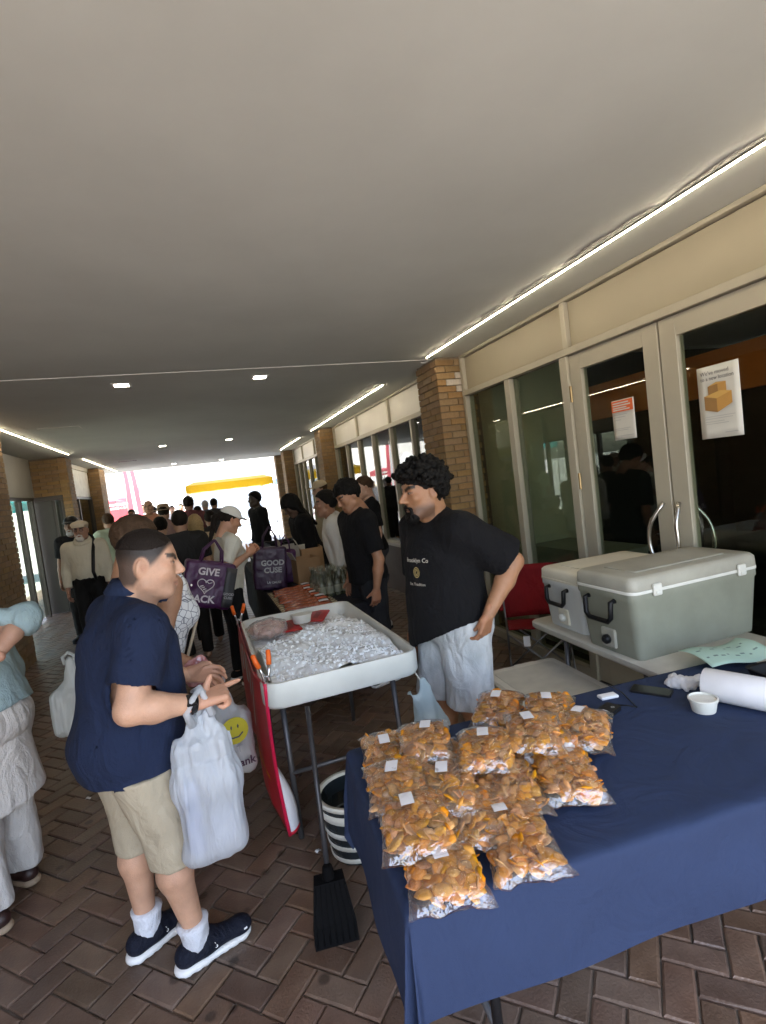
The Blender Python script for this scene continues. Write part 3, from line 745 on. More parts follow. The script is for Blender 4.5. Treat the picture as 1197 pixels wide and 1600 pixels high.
def eye_mesh():
    f = SDF((-.03, .05, -.02), (.03, .12, .04), .002); f.ell((0, .081, .0065), (.0122, .0118, .0048), 0)
    V, F = f.mesh(); return V, F, np.tile(np.array((.30, .26, .23), np.float32), (len(V), 1))
EYE = None
def hair_mesh(kind, h=.0045, seed=0, **k):
    rg = np.random.default_rng(seed)
    ys = k.get('ys', (-.12, -.05, -.005, .03, .06, .1)); zs = k.get('zs', (-.075, -.05, -.0, .035, .07, .085)); th = k.get('th', .010)
    f = SDF((-.17, -.2, -.42 if kind in ('long', 'pony') else -.16), (.17, .17, .2), h)
    def line(y): return np.interp(y, ys, zs)
    if kind == 'curly':
        for i in range(1700):
            u_ = rg.normal(size=3); u_ /= np.linalg.norm(u_); p = np.array((0, -.012, .035))+u_*np.array((.078, .100, .088))*1.03
            if p[2] < line(p[1]) + .004: continue
            r_ = rg.uniform(.009, .0165)*k.get('curl', 1.0); p = p+u_*rg.uniform(.004, .03)*k.get('vol', 1.0)*(1.3 if p[1] > 0 or p[2] > .03 else .8)
            f.ell(p, (r_, r_, r_*.8), .004)
        f.ell((0, -.012, .035), (.083, .104, .092), .01)
        zz = f.ax[2][None, None, :]; yy = f.ax[1][None, :, None]
        f.S = np.maximum(f.S, (line(yy)-.022-zz)*.7).astype(np.float32)
    else:
        f.ell((0, -.014, .037), (.078+th, .100+th, .088+th*1.3), 0)
        for e in k.get('bumps', ()): f.ell(e[0], e[1], .03)
        zz = f.ax[2][None, None, :]; yy = f.ax[1][None, :, None]
        f.S = np.maximum(f.S, ((line(yy)-zz)*.7).astype(np.float32))
        if kind == 'long':
            L = k.get('len', .28)
            f.seg((0, -.07, .0), (0, -.085, -L), .07, .035, .05, flat=((0, 1, 0), .55))
            for s_ in (-1, 1): f.seg((s_*.07, -.03, .0), (s_*.075, -.05, -L*.8), .035, .025, .04)
        if kind == 'pony': f.seg((0, -.11, .03), (0, -.16, -.02), .025, .03, .03); f.seg((0, -.16, -.02), (0, -.13, -k.get('len', .3)), .032, .012, .02)
        if kind == 'bun': f.ell((0, -.13, .05), (.045, .04, .045), .02)
    V, F = f.mesh(); V = relax(V, F, 1)
    V = wrinkle(V, F, k.get('amp', .004), (70, 70, 40), 2, seed)
    return (wrinkle(V, F, .0035, (150, 150, 150), 1, seed+1) if kind == 'curly' else V), F
def beard_mesh(h=.004):
    f = SDF((-.1, -.05, -.18), (.1, .15, .0), h)
    for s_ in (-1, 1):
        f.seg((s_*.036, .058, -.100), (s_*.018, .078, -.115), .016, .022, .02)
        f.seg((s_*.003, .107, -.056), (s_*.027, .095, -.069), .0075, .0062, .008); f.seg((s_*.027, .095, -.069), (s_*.027, .082, -.1), .0058, .014, .012)
    f.seg((-.014, .084, -.116), (.014, .084, -.116), .025, .025, .02); f.ell((0, .098, -.088), (.012, .006, .006), .008)
    V, F = f.mesh(); return wrinkle(relax(V, F, 1), F, .003, (90, 90, 90), 2), F
def cap_mesh(parent, M, m, brim=True, soft=False):
    f = SDF((-.12, -.14, .0), (.12, .23, .16), .006)
    f.ell((0, -.014, .045), (.093, .113, .095), 0); f.plane((0, 0, .035), (0, -.12, -1))
    if brim: f.ell((0, .12, .038), (.082, .1, .05), .008); 
    if brim:
        f2 = SDF(f.lo, (.12, .23, .16), .006); f2.ell((0, .095, .03), (.085, .115, .03), 0); f2.ell((0, .095, .022), (.1, .14, .028), 0, 'sub'); f2.plane((0, .05, 0), (0, -1, 0))
        f = SDF((-.12, -.14, .0), (.12, .23, .16), .006); f.ell((0, -.014, .045), (.093, .113, .095), 0); f.plane((0, 0, .035), (0, -.12, -1))
        n = np.minimum(f.S.shape, f2.S.shape); f.S = np.minimum(f.S[:n[0], :n[1], :n[2]], f2.S[:n[0], :n[1], :n[2]])
    V, F = f.mesh(); V = relax(V, F, 1)
    o = obj('cap', mesh_data('cap', V, F, m, smooth=True), parent); o.matrix_local = M; return o
def flatcap_mesh(parent, M, m):
    f = SDF((-.13, -.15, .0), (.13, .2, .17), .006)
    f.ell((0, .02, .075), (.1, .135, .045), 0); f.ell((0, -.014, .05), (.09, .112, .06), .02); f.ell((0, .115, .045), (.075, .055, .012), .015); f.plane((0, 0, .035), (0, 0, -1))
    V, F = f.mesh(); o = obj('flat_cap', mesh_data('flat_cap', V, F, m, smooth=True), parent); o.matrix_local = M; return o
def brimhat_mesh(parent, M, m):
    g = G(); g.lathe([(.19, .045), (.185, .05), (.1, .055), (.095, .1), (.085, .135), (.05, .15), (.004, .148)], (0, -.01, 0), 20, capb=True, capt=True)
    o = g.build('brim_hat', m, parent, True); o.matrix_local = M; return o

def person(label, loc, heading, h=1.75, res=.007, **q):
    """heading in degrees, 0 = facing along the passage (+Y), positive turns left. Local frame: +Y forward, +X the person's right"""
    T = thing('person', label, 'person', loc, R(heading), q.get('group'))
    s = h/1.75; sk = np.array(q.get('skin', (.42, .24, .15)), np.float32)
    lean = R(q.get('lean', 0)); W_ = q.get('wide', 1.0); D_ = q.get('deep', 1.0); belly = q.get('belly', 0.0); bust = q.get('bust', 0.0)
    hipz = .93*s
    Rl = rotm((1, 0, 0), -lean)
    def up(p): p = np.array(p, float)*s; return Rl @ (p-np.array((0, 0, hipz)))+np.array((0, 0, hipz))
    feet = q.get('feet', {'R': (.1, .0), 'L': (-.1, .0)}); toes = q.get('toes', {'R': -8, 'L': 8})
    twist = q.get('twist', 0); Tw = rotm((0, 0, 1), R(twist))
    def ups(p): return up(Tw @ np.array(p, float))
    shz = q.get('shz', 1.415); sh = {'R': ups((.185*W_, 0, shz)), 'L': ups((-.185*W_, 0, shz))}
    neckb = up((0, -.005, 1.47)); headc = up((0, .03, 1.635)) if 'head' not in q else np.array(q['head'], float)
    hip = {'R': np.array((.092*W_, 0, .9))*s, 'L': np.array((-.092*W_, 0, .9))*s}
    ank = {k: np.array((feet[k][0], feet[k][1], .085*s)) for k in 'RL'}
    knee = {}
    for k in 'RL':
        b = q.get('knee', {}).get(k); knee[k] = np.array(b, float) if b is not None else (hip[k]+ank[k])/2+np.array((0, .025, .03))*s
    arm = {}
    for k in 'RL':
        a = q.get('arm'+k)
        sx = 1 if k == 'R' else -1
        if a is None:
            e = sh[k]+np.array((sx*.05, -.03, -.29))*s; w_ = e+np.array((-sx*.0, .07, -.24))*s; arm[k] = (e, w_, unit(np.array((0, .12, -1))), np.array((-sx*1.0, 0, 0)), (.4, .35, .4, .45, .5))
        else: arm[k] = a
    lo = np.array((-.75, -.75, 0)); hi = np.array((.75, .75, h+.1))
    pts = np.array([*sh.values(), *hip.values(), *ank.values(), *knee.values(), *[a[0] for a in arm.values()], *[a[1] for a in arm.values()], headc])
    lo = pts.min(0)-.26; hi = pts.max(0)+.26; lo[2] = -.01
    fx = rotm((1, 0, 0), -lean) @ Tw
    def torso(f, e=0.0, k=.07):
        f.ell(np.array((0, -.01, .955))*s, (np.array((.165*W_, .120*D_, .125))+e)*s, k)
        f.ell(up((0, -.055, .93)), (np.array((.14*W_, .085*D_, .1))+e)*s, k)
        f.ell(up((0, .012+belly*.6, 1.10)), (np.array((.150*W_, .112*D_+belly, .155))+e)*s, k, M=Rl.T)
        f.ell(ups((0, .004, 1.285)), (np.array((.168*W_, .118*D_, .17))+e)*s, k, M=fx.T)
        if bust:
            for sx in (-1, 1): f.ell(ups((sx*.07, .1, 1.27)), (np.array((.065, .045+bust, .065))+e*.5)*s, .06)
        f.seg(ups((-.135*W_, -.005, 1.40)), ups((.135*W_, -.005, 1.40)), (.062+e)*s, (.062+e)*s, k)
        f.seg(ups((-.13*W_, -.012, 1.425)), ups((0, -.012, 1.475)), (.035+e)*s, (.05+e*.6)*s, .05); f.seg(ups((.13*W_, -.012, 1.425)), ups((0, -.012, 1.475)), (.035+e)*s, (.05+e*.6)*s, .05)
    AR = q.get('armr', 1.0); LR = q.get('legr', 1.0); bs = .014 if (res > .0075 and q.get('bottom', {}).get('hem', 1) < .2) else 0.0
    # --- body
    f = SDF(lo, hi, res); torso(f, -.012 if q.get('shirt') else 0)
    f.seg(neckb-np.array((0, 0, .02)), headc+np.array((0, -.03, -.07))*s, .060*s, .055*s, .03)
    for k in 'RL':
        e, w_ = np.array(arm[k][0]), np.array(arm[k][1])
        f.seg(sh[k], e, .055*s*AR, .040*s*AR, .03); f.ell(sh[k]*.75+e*.25, np.array((.052,)*3)*s*AR, .03)
        f.seg(e, e*.65+w_*.35, .040*s*AR, .042*s*AR, .02); f.seg(e*.65+w_*.35, w_, .042*s*AR, .027*s*AR**.5, .02, flat=None)
        f.seg(hip[k], knee[k], .085*s*LR-bs, .057*s*LR-bs, .05); kn, an_ = knee[k], ank[k]
        c_ = kn*.72+an_*.28+np.array((0, -.02*s, 0)); f.seg(kn, c_, .055*s*LR-bs, .057*s*LR-bs, .03); f.seg(c_, an_+np.array((0, 0, .04*s)), .056*s*LR-bs, .034*s*LR**.5, .03); f.seg(an_+np.array((0, 0, .04*s)), an_*np.array((1, 1, .6)), .034*s*LR**.5, .036*s, .02)
        tz = Tw*0; a_ = R(toes[k]); fd = np.array((-math.sin(a_), math.cos(a_), 0))
        f.seg(an_*np.array((1, 1, .45))-fd*.035*s, an_*np.array((1, 1, .4))+fd*.12*s, .034*s, .026*s, .02)
    V, F = f.mesh(); V = relax(V, F, 1)
    cb = np.tile(sk, (len(V), 1))
    cb = cb*(1+.12*fbm(V*9, 2))[:, None]
    parts = [(V, F, cb)]
    # --- head
    hy, hp, hr = q.get('head_yaw', 0), q.get('head_pitch', 0), q.get('head_roll', 0); hs = q.get('head_scale', 1.0)*s*1.0
    HM = Matrix.Translation(Vector(headc)) @ Euler((R(hp), R(hr), R(hy)), 'ZXY' if False else 'XYZ').to_matrix().to_4x4() @ Matrix.Scale(hs, 4)
    HA = np.array(HM)
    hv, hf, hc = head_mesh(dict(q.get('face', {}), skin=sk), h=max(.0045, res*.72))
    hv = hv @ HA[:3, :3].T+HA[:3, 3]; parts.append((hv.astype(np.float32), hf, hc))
    # --- hands
    for k in 'RL':
        a = arm[k]
        if len(a) > 2 and a[2] is not None:
            v_, f_ = hand(a[1], a[2], a[3], k, curl=a[4], s=q.get('hand_scale', 1.0)*s, h=max(.0035, res*.62), thumb=a[5] if len(a) > 5 else None, spread=a[6] if len(a) > 6 else .06)
            parts.append((v_.astype(np.float32), f_, np.tile(sk*np.array((1.05, .96, .94)), (len(v_), 1))))
    V, F, C = join(parts)
    body = obj('body', mesh_data('body', V, F, m_skin, smooth=True, col=C), T)
    if q.get('eyes', True) and res < .009:
        global EYE
        if EYE is None: EYE = mesh_data('eyes', *eye_mesh()[:2], m_eye, smooth=True, col=eye_mesh()[2])
        for s_ in (-1, 1):
            o = obj('eye', EYE, T); o.matrix_local = HM @ Matrix.Translation((s_*.034, 0, 0))
            g = G(); g.lathe([(.0001, .0062), (.0035, .0055), (.0046, .0038), (.0048, .002)], (0, 0, 0), 10, Matrix.Translation((0, .0865, .0065)) @ Matrix.Rotation(-math.pi/2, 4, 'X'))
            g.build('iris', mat('iris', (.015, .009, .006), .15), o, True)
    # --- trousers, shorts, skirt
    b = q.get('bottom')
    if b:
        hz = b['hem']; e = b.get('ease', .012); f = SDF(lo, hi, res)
        f.ell(np.array((0, -.012, .955))*s, (np.array((.165*W_, .122*D_, .13))+e*.8)*s, .06); f.ell(up((0, -.055, .92)), (np.array((.14*W_, .088*D_, .1))+e)*s, .06)
        if belly: f.ell(up((0, .01+belly*.5, 1.03)), (np.array((.15*W_, .112*D_+belly*.8, .09))+e)*s, .05)
        for k in 'RL':
            kn, an_ = knee[k], ank[k]; fl = b.get('flare', 0)
            f.seg(hip[k], kn, (.088*LR+e)*s, (.064*LR+e+fl*.5)*s, .03)
            if hz < kn[2]: f.seg(kn, an_*np.array((1, 1, .2)), (.064*LR+e+fl*.5)*s, (.052*LR**.5+e+fl)*s, .02)
            else: f.seg(kn, kn+(kn-hip[k])*.4, (.064*LR+e+fl*.5)*s, (.064*LR+e+fl*.7)*s, .02)
        if b.get('skirt'):
            f.seg(np.array((0, 0, .9))*s, np.array((0, .0, hz)), .16*s, b['skirt'], .05, flat=((0, 1, 0), .75))
        f.plane((0, 0, hz), (0, b.get('tilt', 0), -1))
        f.plane((0, 0, min(1.04*s, st_hem+.03) if (st_hem := (q.get('shirt') or {}).get('hem')) and not b.get('high') else 1.06*s), (0, 0, 1))
        if res < .0075: f.shell(max(.011, res*1.6))
        V, F = f.mesh(); V = wrinkle(relax(V, F, 1), F, b.get('amp', .006), b.get('wsc', (13, 13, 6)), 3, q.get('seed', 1))
        obj(b.get('name', 'trousers'), mesh_data('trousers', V, F, b['m'], smooth=True), T)
    ov = q.get('over')
    if ov:
        f = SDF(lo, hi, res); f.seg(np.array((0, 0, 1.0))*s, np.array((0, 0, ov['hem']-.03)), .15*s*W_, ov['r'], .05, flat=((0, 1, 0), .85)); f.plane((0, 0, ov['hem']), (.1, 0, -1))
        V, F = f.mesh(); V = wrinkle(relax(V, F, 2), F, .008, (12, 12, 2.0), 2, 5); obj('tunic', mesh_data('tunic', V, F, ov['m'], smooth=True), T)
    # --- shirt
    st = q.get('shirt')
    if st:
        e = st.get('ease', .014); f = SDF(lo, hi, res); torso(f, e)
        hm = st['hem']
        if st.get('box'): # loose straight body below the chest
            f.seg(ups((0, .0+belly*.6, 1.24)), up((0, .01+belly*.8, hm/s)), (.165*W_+e)*s, (.165*W_+e+st['box'])*s, .05, flat=(Rl @ np.array((0, 1, 0)), st.get('bflat', .74)*D_))
        fB = None
        if not st.get('sleeveless'):
            fB = SDF(lo, hi, res)
            for k in 'RL':
                ee, ww = np.array(arm[k][0]), np.array(arm[k][1]); sl_ = st.get('sleeve', .7); r1 = st.get('cuff', .062)*s*AR
                tip = sh[k]+(ee-sh[k])*min(sl_, 1.0); dr = unit(ee-sh[k])
                fB.seg(sh[k], tip+dr*.05*(sl_ < 1), (.060+e)*s*min(AR, 1.08), r1, .03)
                if sl_ > 1: t2 = ee+(ww-ee)*(sl_-1); fB.seg(ee, t2+unit(ww-ee)*.03, r1, st.get('wrist', .045)*s, .03)
            A_ = f.S.copy(); f.S = _smin(f.S, fB.S, .07)
        elif st.get('strap'):
            for sx in (-1, 1): f.ell(ups((sx*.25*W_, 0, 1.38)), np.array((.125, .2, .15))*s, .02, 'sub')
        f.shell(max(.010, res*1.55)) if res < .0075 else None
        # openings: neck, hem, cuffs
        f.ell(neckb+(Rl @ np.array((0, st.get('nfwd', .03), .045)))*s, np.array((st.get('nw', .075), st.get('nd', .075), st.get('nh', .05)))*s, .0, 'sub')
        hn = Rl @ np.array((-st.get('hroll', 0), st.get('htilt', 0), -1.0)); hp_ = up((0, 0, hm/s)); S0 = f.S.copy(); f.plane(hp_, hn)
        if fB is not None:
            arm_only = (fB.S < A_) & (A_ > .01); f.S = np.where(arm_only, S0, f.S)
            for k in 'RL':
                ee, ww = np.array(arm[k][0]), np.array(arm[k][1]); sl_ = st.get('sleeve', .7)
                if sl_ <= 1: p, dr = sh[k]+(ee-sh[k])*sl_, unit(ee-sh[k])
                else: p, dr = ee+(ww-ee)*(sl_-1), unit(ww-ee)
                bb = .13*s; sl2, P3 = f._sub(p+dr*.05-bb, p+dr*.05+bb)
                dd = ((P3[0]-p[0])*dr[0]+(P3[1]-p[1])*dr[1]+(P3[2]-p[2])*dr[2]).astype(np.float32)
                f.S[sl2] = np.where((fB.S[sl2] < A_[sl2]) & (A_[sl2] > .004), np.maximum(f.S[sl2], dd), f.S[sl2])
        V, F = f.mesh(); V = wrinkle(relax(V, F, 1), F, st.get('amp', .006), st.get('wsc', (11, 11, 5)), 3, q.get('seed', 1)+3)
        ob = obj(st.get('name', 'shirt'), mesh_data('shirt', V, F, st['m'], smooth=True), T)
        if st.get('collar'):
            g = G(); rings = []; n = 22; c0 = neckb+(Rl @ np.array((0, .012+st.get('cfwd', 0), st.get('cup', 0))))*s
            for rr, zz in ((.086, -.01), (.076, .05), (.081, .056), (.108, .004), (.103, -.006)):
                rings.append([tuple(c0+(Rl @ np.array((rr*1.02*math.cos(a), rr*1.12*math.sin(a)+.004, zz+(.022 if math.sin(a) < .5 else -.02*math.sin(a)))))*s) for a in [2*math.pi*i/n for i in range(n)]])
            g.loft(rings, False); g.build('collar', st['collar'], ob, True)
    # --- shoes and socks
    so_ = q.get('shoes')
    if so_:
        for k in 'RL':
            an_ = ank[k]; a_ = R(toes[k]); M = Matrix.Translation((an_[0], an_[1], 0)) @ Matrix.Rotation(a_, 4, 'Z') @ Matrix.Scale(s*so_.get('size', 1.0), 4)
            f = SDF((-.075, -.13, -.01), (.075, .24, .16), .005 if res < .007 else .009)
            f.seg((0, -.045, .06), (0, .02, .075), .044, .047, .03); f.seg((0, .03, .065), (0, .15, .045), .045, .038, .04, flat=((0, 0, 1), .8)); f.ell((0, .165, .045), (.047, .045, .03), .02)
            if so_.get('low', True): f.seg((0, -.01, .12), (0, -.005, .2), .04, .05, 0, 'sub')
            f.plane((0, 0, .026), (0, 0, -1)); V, F = f.mesh(); V = relax(V, F, 1)
            o = obj('shoe', mesh_data('shoe', V, F, so_['m'], smooth=True), T); o.matrix_local = M
            f = SDF((-.075, -.13, -.01), (.075, .24, .06), .005 if res < .007 else .009)
            f.seg((0, -.05, .02), (0, .0, .02), .046, .043, .01, flat=((0, 0, 1), .62)); f.seg((0, 0, .02), (0, .155, .022), .043, .05, .02, flat=((0, 0, 1), .6)); f.plane((0, 0, .004), (0, 0, -1)); f.plane((0, 0, .036), (0, .03, 1))
            if so_.get('pods'):
                for i in range(8): f.seg((-.09, -.075+i*.036, .002), (.09, -.075+i*.036, .002), .0075, .0075, 0, 'sub')
            V, F = f.mesh(); obj('sole', mesh_data('sole', V, F, so_['sole'], smooth=True), o)
            if so_.get('sock'):
                d_ = unit(knee[k]-an_); p0 = an_*np.array((1, 1, .75)); g = G()
                ring = [p0, p0+d_*.045*s, p0+d_*.09*s, p0+d_*so_.get('sockh', .11)*s, p0+d_*(so_.get('sockh', .11)+.004)*s]
                g.tube([Vector(x) for x in ring], [.052*s, .047*s*LR, .050*s*LR, .056*s*LR, .04*s*LR], 16); g.build('sock', so_['sock'], T, True)
    # --- hair, beard, hats
    hr_ = q.get('hair')
    if hr_:
        kk = dict(hr_); V, F = hair_mesh(kk.pop('kind'), h=max(.005, res*.75), seed=q.get('seed', 1), **{a: b_ for a, b_ in kk.items() if a != 'm'})
        o = obj('hair', mesh_data('hair', V, F, hr_['m'], smooth=True), T); o.matrix_local = HM
    if q.get('beard'):
        V, F = beard_mesh(); o = obj('beard', mesh_data('beard', V, F, q['beard'], smooth=True), T); o.matrix_local = HM
    if q.get('cap'): cap_mesh(T, HM, q['cap'])
    if q.get('flatcap'): flatcap_mesh(T, HM, q['flatcap'])
    if q.get('brimhat'): brimhat_mesh(T, HM, q['brimhat'])
    return T, dict(sh=sh, hip=hip, ank=ank, knee=knee, arm=arm, head=headc, HM=HM, up=up, ups=ups, neck=neckb)
def w2l(loc, heading, p):
    p = Vector(p)-Vector(loc); return np.array(Matrix.Rotation(-R(heading), 3, 'Z') @ p)
def dl(heading, d): return np.array(Matrix.Rotation(-R(heading), 3, 'Z') @ Vector(d))
# ------------------------------------------------------------------ the customer in the navy polo
m_navy = cloth('navy_pique', (.012, .020, .050), .12, .9, .5, 500)
m_navyc = cloth('navy_collar', (.014, .024, .058), .1, .9, .5, 500)
m_khaki = cloth('khaki_twill', (.40, .345, .25), .06, .9, .3, 400)
m_whites = cloth('white_sock_knit', (.72, .74, .80), .05, .9, .6, 300)
m_navyshoe = cloth('navy_mesh_shoe', (.006, .008, .018), .2, .7, .5, 300)
m_sole = mat('white_foam_sole', (.74, .74, .73), .6, .05, 10, bump=.1, bscale=80)
loc, hd = (-.385, 2.20, 0), -66
WL = lambda p: w2l(loc, hd, p)
fade = lambda x, y, z: np.clip((z-np.interp(y, (-.12, -.04, .0, .03, .07, .1), (-.105, -.09, -.03, .0, .058, .08)))/.025, 0, 1)*(y < .085)*(1-np.clip((1.15-np.hypot((y+.014)/.026, (z+.010)/.037))*6, 0, 1)*(x > .070))
P, J = person('stocky man in a navy polo and khaki shorts pointing at the ice tray', loc, hd, 1.675, .007, skin=(.50, .29, .19), lean=8.5, wide=1.18, deep=1.30, belly=.035, shz=1.385, seed=5,
    armr=1.27, legr=1.12, head_yaw=-27, head_pitch=-9, head_scale=1.08,
    head=WL((-.212, 2.215, 1.543)), hand_scale=1.22,
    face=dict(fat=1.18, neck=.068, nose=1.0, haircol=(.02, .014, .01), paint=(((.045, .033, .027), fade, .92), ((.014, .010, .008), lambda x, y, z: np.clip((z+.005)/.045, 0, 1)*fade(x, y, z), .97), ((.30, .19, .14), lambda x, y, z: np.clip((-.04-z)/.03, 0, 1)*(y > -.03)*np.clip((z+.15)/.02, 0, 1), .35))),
    feet={'R': WL((-.235, 2.125, 0))[:2], 'L': WL((-.425, 2.285, 0))[:2]}, toes={'R': -4, 'L': 9},
    armR=(WL((-.315, 1.955, 1.085)), WL((-.105, 2.015, 1.035)), dl(hd, (.93, .36, .03)), dl(hd, (.1, .25, -.95)), (.1, .02, 1.25, 1.3, 1.3), dl(hd, (.42, .1, .9))),
    armL=(WL((-.36, 2.47, 1.08)), WL((-.16, 2.56, .98)), dl(hd, (.9, .2, -.2)), dl(hd, (0, -.9, -.3)), (.4, .5, .5, .5, .5)),
    shirt=dict(m=m_navy, name='polo_shirt', ease=.012, hem=.775, sleeve=.70, cuff=.068, collar=m_navyc, cfwd=.03, cup=.022, box=.006, bflat=.69, amp=.009, nw=.07, nd=.075, wsc=(9, 9, 5)),
    bottom=dict(m=m_khaki, name='shorts', hem=.435, ease=.018, flare=.014, amp=.006),
    shoes=dict(m=m_navyshoe, sole=m_sole, sock=m_whites, sockh=.115, pods=True, size=1.06),
    hair=dict(kind='short', m=m_hair_dark, th=.002, ys=(-.12, -.07, -.02, .03, .06, .075, .09), zs=(.052, .05, .052, .056, .068, .082, .1), amp=.0015))
# sleeve cuff bands, shoe marks and the black smart watch
g = G()
e, w_ = Vector(J['arm']['R'][0]), Vector(J['arm']['R'][1]); d = (w_-e).normalized()
g.tube([w_-d*.03, w_-d*.004], .0345, 18); o = g.build('watch_strap', m_black, P, True)
g = G(); n_ = Vector(dl(hd, (.05, -.8, .6))).normalized(); q_ = n_.to_track_quat('Z', 'Y').to_matrix().to_4x4()
g.box((-.019, -.022, 0), (.019, .022, .011), Matrix.Translation(w_-d*.017+n_*.031) @ q_, bev=.004); g.build('watch_case', mat('watch_glass', (.004, .004, .005), .1), P)
m_mark = mat('white_print', (.8, .8, .8), .5)
for k, sgn in (('R', 1), ('L', 1)):
    an = J['ank'][k]; a_ = R({'R': -4, 'L': 9}[k]); M = Matrix.Translation((an[0], an[1], 0)) @ Matrix.Rotation(a_, 4, 'Z')
    for (y, z) in ((.045, .075), (.0515, .062)):
        g = G(); g.lathe([(.0058, 0), (.0058, .0015), (.0035, .0015), (.0035, 0)], (0, 0, 0), 10, M @ Matrix.Translation((.0495, y, z)) @ Matrix.Rotation(math.pi/2, 4, 'Y')); g.build('shoe_mark', m_mark, P)
    g = G(); g.box((.036, .165, .05), (.0475, .178, .056), M); g.build('shoe_mark', m_mark, P)

# ------------------------------------------------------------------ the vendor in the black T-shirt
m_blackt = cloth('black_jersey', (.0045, .0045, .0055), .15, .92, .35, 420)
m_wash = cloth('bleached_denim', (.36, .38, .385), .2, .9, .4, 350, 7, col2=(.66, .67, .66), detail=8)
loc, hd = (1.17, 2.53, 0), 99
WL = lambda p: w2l(loc, hd, p)
vskin = (.33, .165, .085)
P, J = person('tall vendor with curly black hair in an oversized black T-shirt', loc, hd, 1.80, .007, skin=vskin, lean=3, wide=1.14, deep=1.16, belly=.01, seed=9, armr=1.12, legr=1.05,
    head_yaw=-4, head_pitch=-6, head_scale=1.02, head=WL((1.075, 2.50, 1.665)),
    face=dict(fat=1.02, neck=.066, nose=1.5, haircol=(.008, .007, .006), paint=(((.06, .035, .025), lambda x, y, z: np.clip((-.05-z)/.025, 0, 1)*(y > -.01)*np.clip((z+.14)/.02, 0, 1), .75),)),
    feet={'R': (.13, .05), 'L': (-.13, -.02)}, toes={'R': -12, 'L': 12},
    armL=(WL((1.425, 2.275, 1.265)), WL((1.235, 2.25, 1.035)), dl(hd, (-.30, .12, -.95)), dl(hd, (-.35, .9, .1)), (.5, .5, .6, .7, .75), dl(hd, (-.5, .4, -.8))),
    shirt=dict(m=m_blackt, name='t_shirt', ease=.022, hem=.90, sleeve=.86, cuff=.092, box=.028, amp=.008, nw=.082, nd=.085, nfwd=.03, wsc=(8, 8, 3.5), htilt=.0, hroll=.42),
    bottom=dict(m=m_wash, name='shorts', hem=.555, ease=.036, flare=.028, amp=.009, high=True),
    shoes=dict(m=mat('dark_shoe', (.03, .03, .03), .7), sole=m_sole),
    hair=dict(kind='curly', m=m_hair_black, ys=(-.13, -.09, -.05, -.02, -.005, .02, .05, .1), zs=(-.115, -.11, -.07, .01, .03, .035, .06, .075), vol=1.25), beard=m_hair_black)
# chest print: script lettering above and below a small gold emblem, laid on the shirt's surface
m_gold = mat('print_gold', (.50, .38, .15), .6); m_cream = mat('print_cream', (.66, .62, .53), .6)
SHIRT = [c for c in P.children if c.name.startswith('t_shirt')][0]
from mathutils.bvhtree import BVHTree
def stick(M, OB, o, push=.003):
    """wrap a flat print (modelled in its own XZ plane, facing -Y) on the cloth below it"""
    me = OB.data; bv = BVHTree.FromPolygons([v.co for v in me.vertices], [p.vertices for p in me.polygons])
    d = (M.to_3x3() @ Vector((0, 0, -1))).normalized()
    for v in o.data.vertices:
        p = M @ v.co; h_ = bv.ray_cast(p, d, .5)
        if h_[0] is not None: v.co = M.inverted() @ (h_[0]-d*(push+max(0, v.co.z)*.3))
    o.matrix_local = M
def on_chest(name, body, size, m, x, z, bold=0, yaw=0):
    """x to the wearer's left (seen from the front: to the right), z height"""
    o = text(name, body, size, m, P, (0, 0, 0), (0, 0, 0), 'CENTER', .0002, bold)
    Mz = Matrix.Rotation(R(180+yaw), 4, 'Z')
    stick(Mz @ Matrix.Translation((x, -.32, z)) @ Matrix.Rotation(R(90), 4, 'X'), SHIRT, o); return o
CXP = .045
on_chest('lettering', 'Brooklyn Co', .030, m_cream, CXP, 1.325); on_chest('lettering', 'Est. Tradition', .020, m_cream, CXP, 1.205)
g = G(); 
for k in range(3):
    r0 = (.024, .016, .008)[k]; g.add([((r0+(.0035 if j else 0))*.78*math.cos(i*.4488), (r0+(.0035 if j else 0))*math.sin(i*.4488), 0) for j in (0, 1) for i in range(14)], [(i, (i+1) % 14, 14+(i+1) % 14, 14+i) for i in range(14)])
o = g.build('emblem', m_gold, P); stick(Matrix.Rotation(R(180), 4, 'Z') @ Matrix.Translation((CXP, -.32, 1.265)) @ Matrix.Rotation(R(90), 4, 'X'), SHIRT, o)
# ================================================================== NEAR THINGS
m_white = mat('white_polyethylene', (.66, .66, .60), .45, .06, 5, bump=.12, bscale=250)
m_whited = mat('worn_white_polyethylene', (.50, .485, .42), .55, .15, 6, bump=.15, bscale=200, detail=8)
m_leg = mat('grey_painted_steel', (.09, .09, .095), .4, .1, 10, metal=.4)
m_blue = cloth('blue_polyester', (.021, .035, .082), .08, .8, .25, 500, 3, sheen=.0, fold=.25, fscale=5.0, stretch=(1, 1, 1))
m_paper = mat('white_paper', (.80, .80, .80), .7, .03, 6)
m_ink = mat('grey_ink', (.12, .12, .12), .8); m_inkl = mat('pale_ink', (.45, .45, .43), .8)
def leg_tube(t, a, b, r_=.014, name='leg'):
    g = G(); g.tube([a, b], r_, 10); return g.build(name, m_leg, t, True)
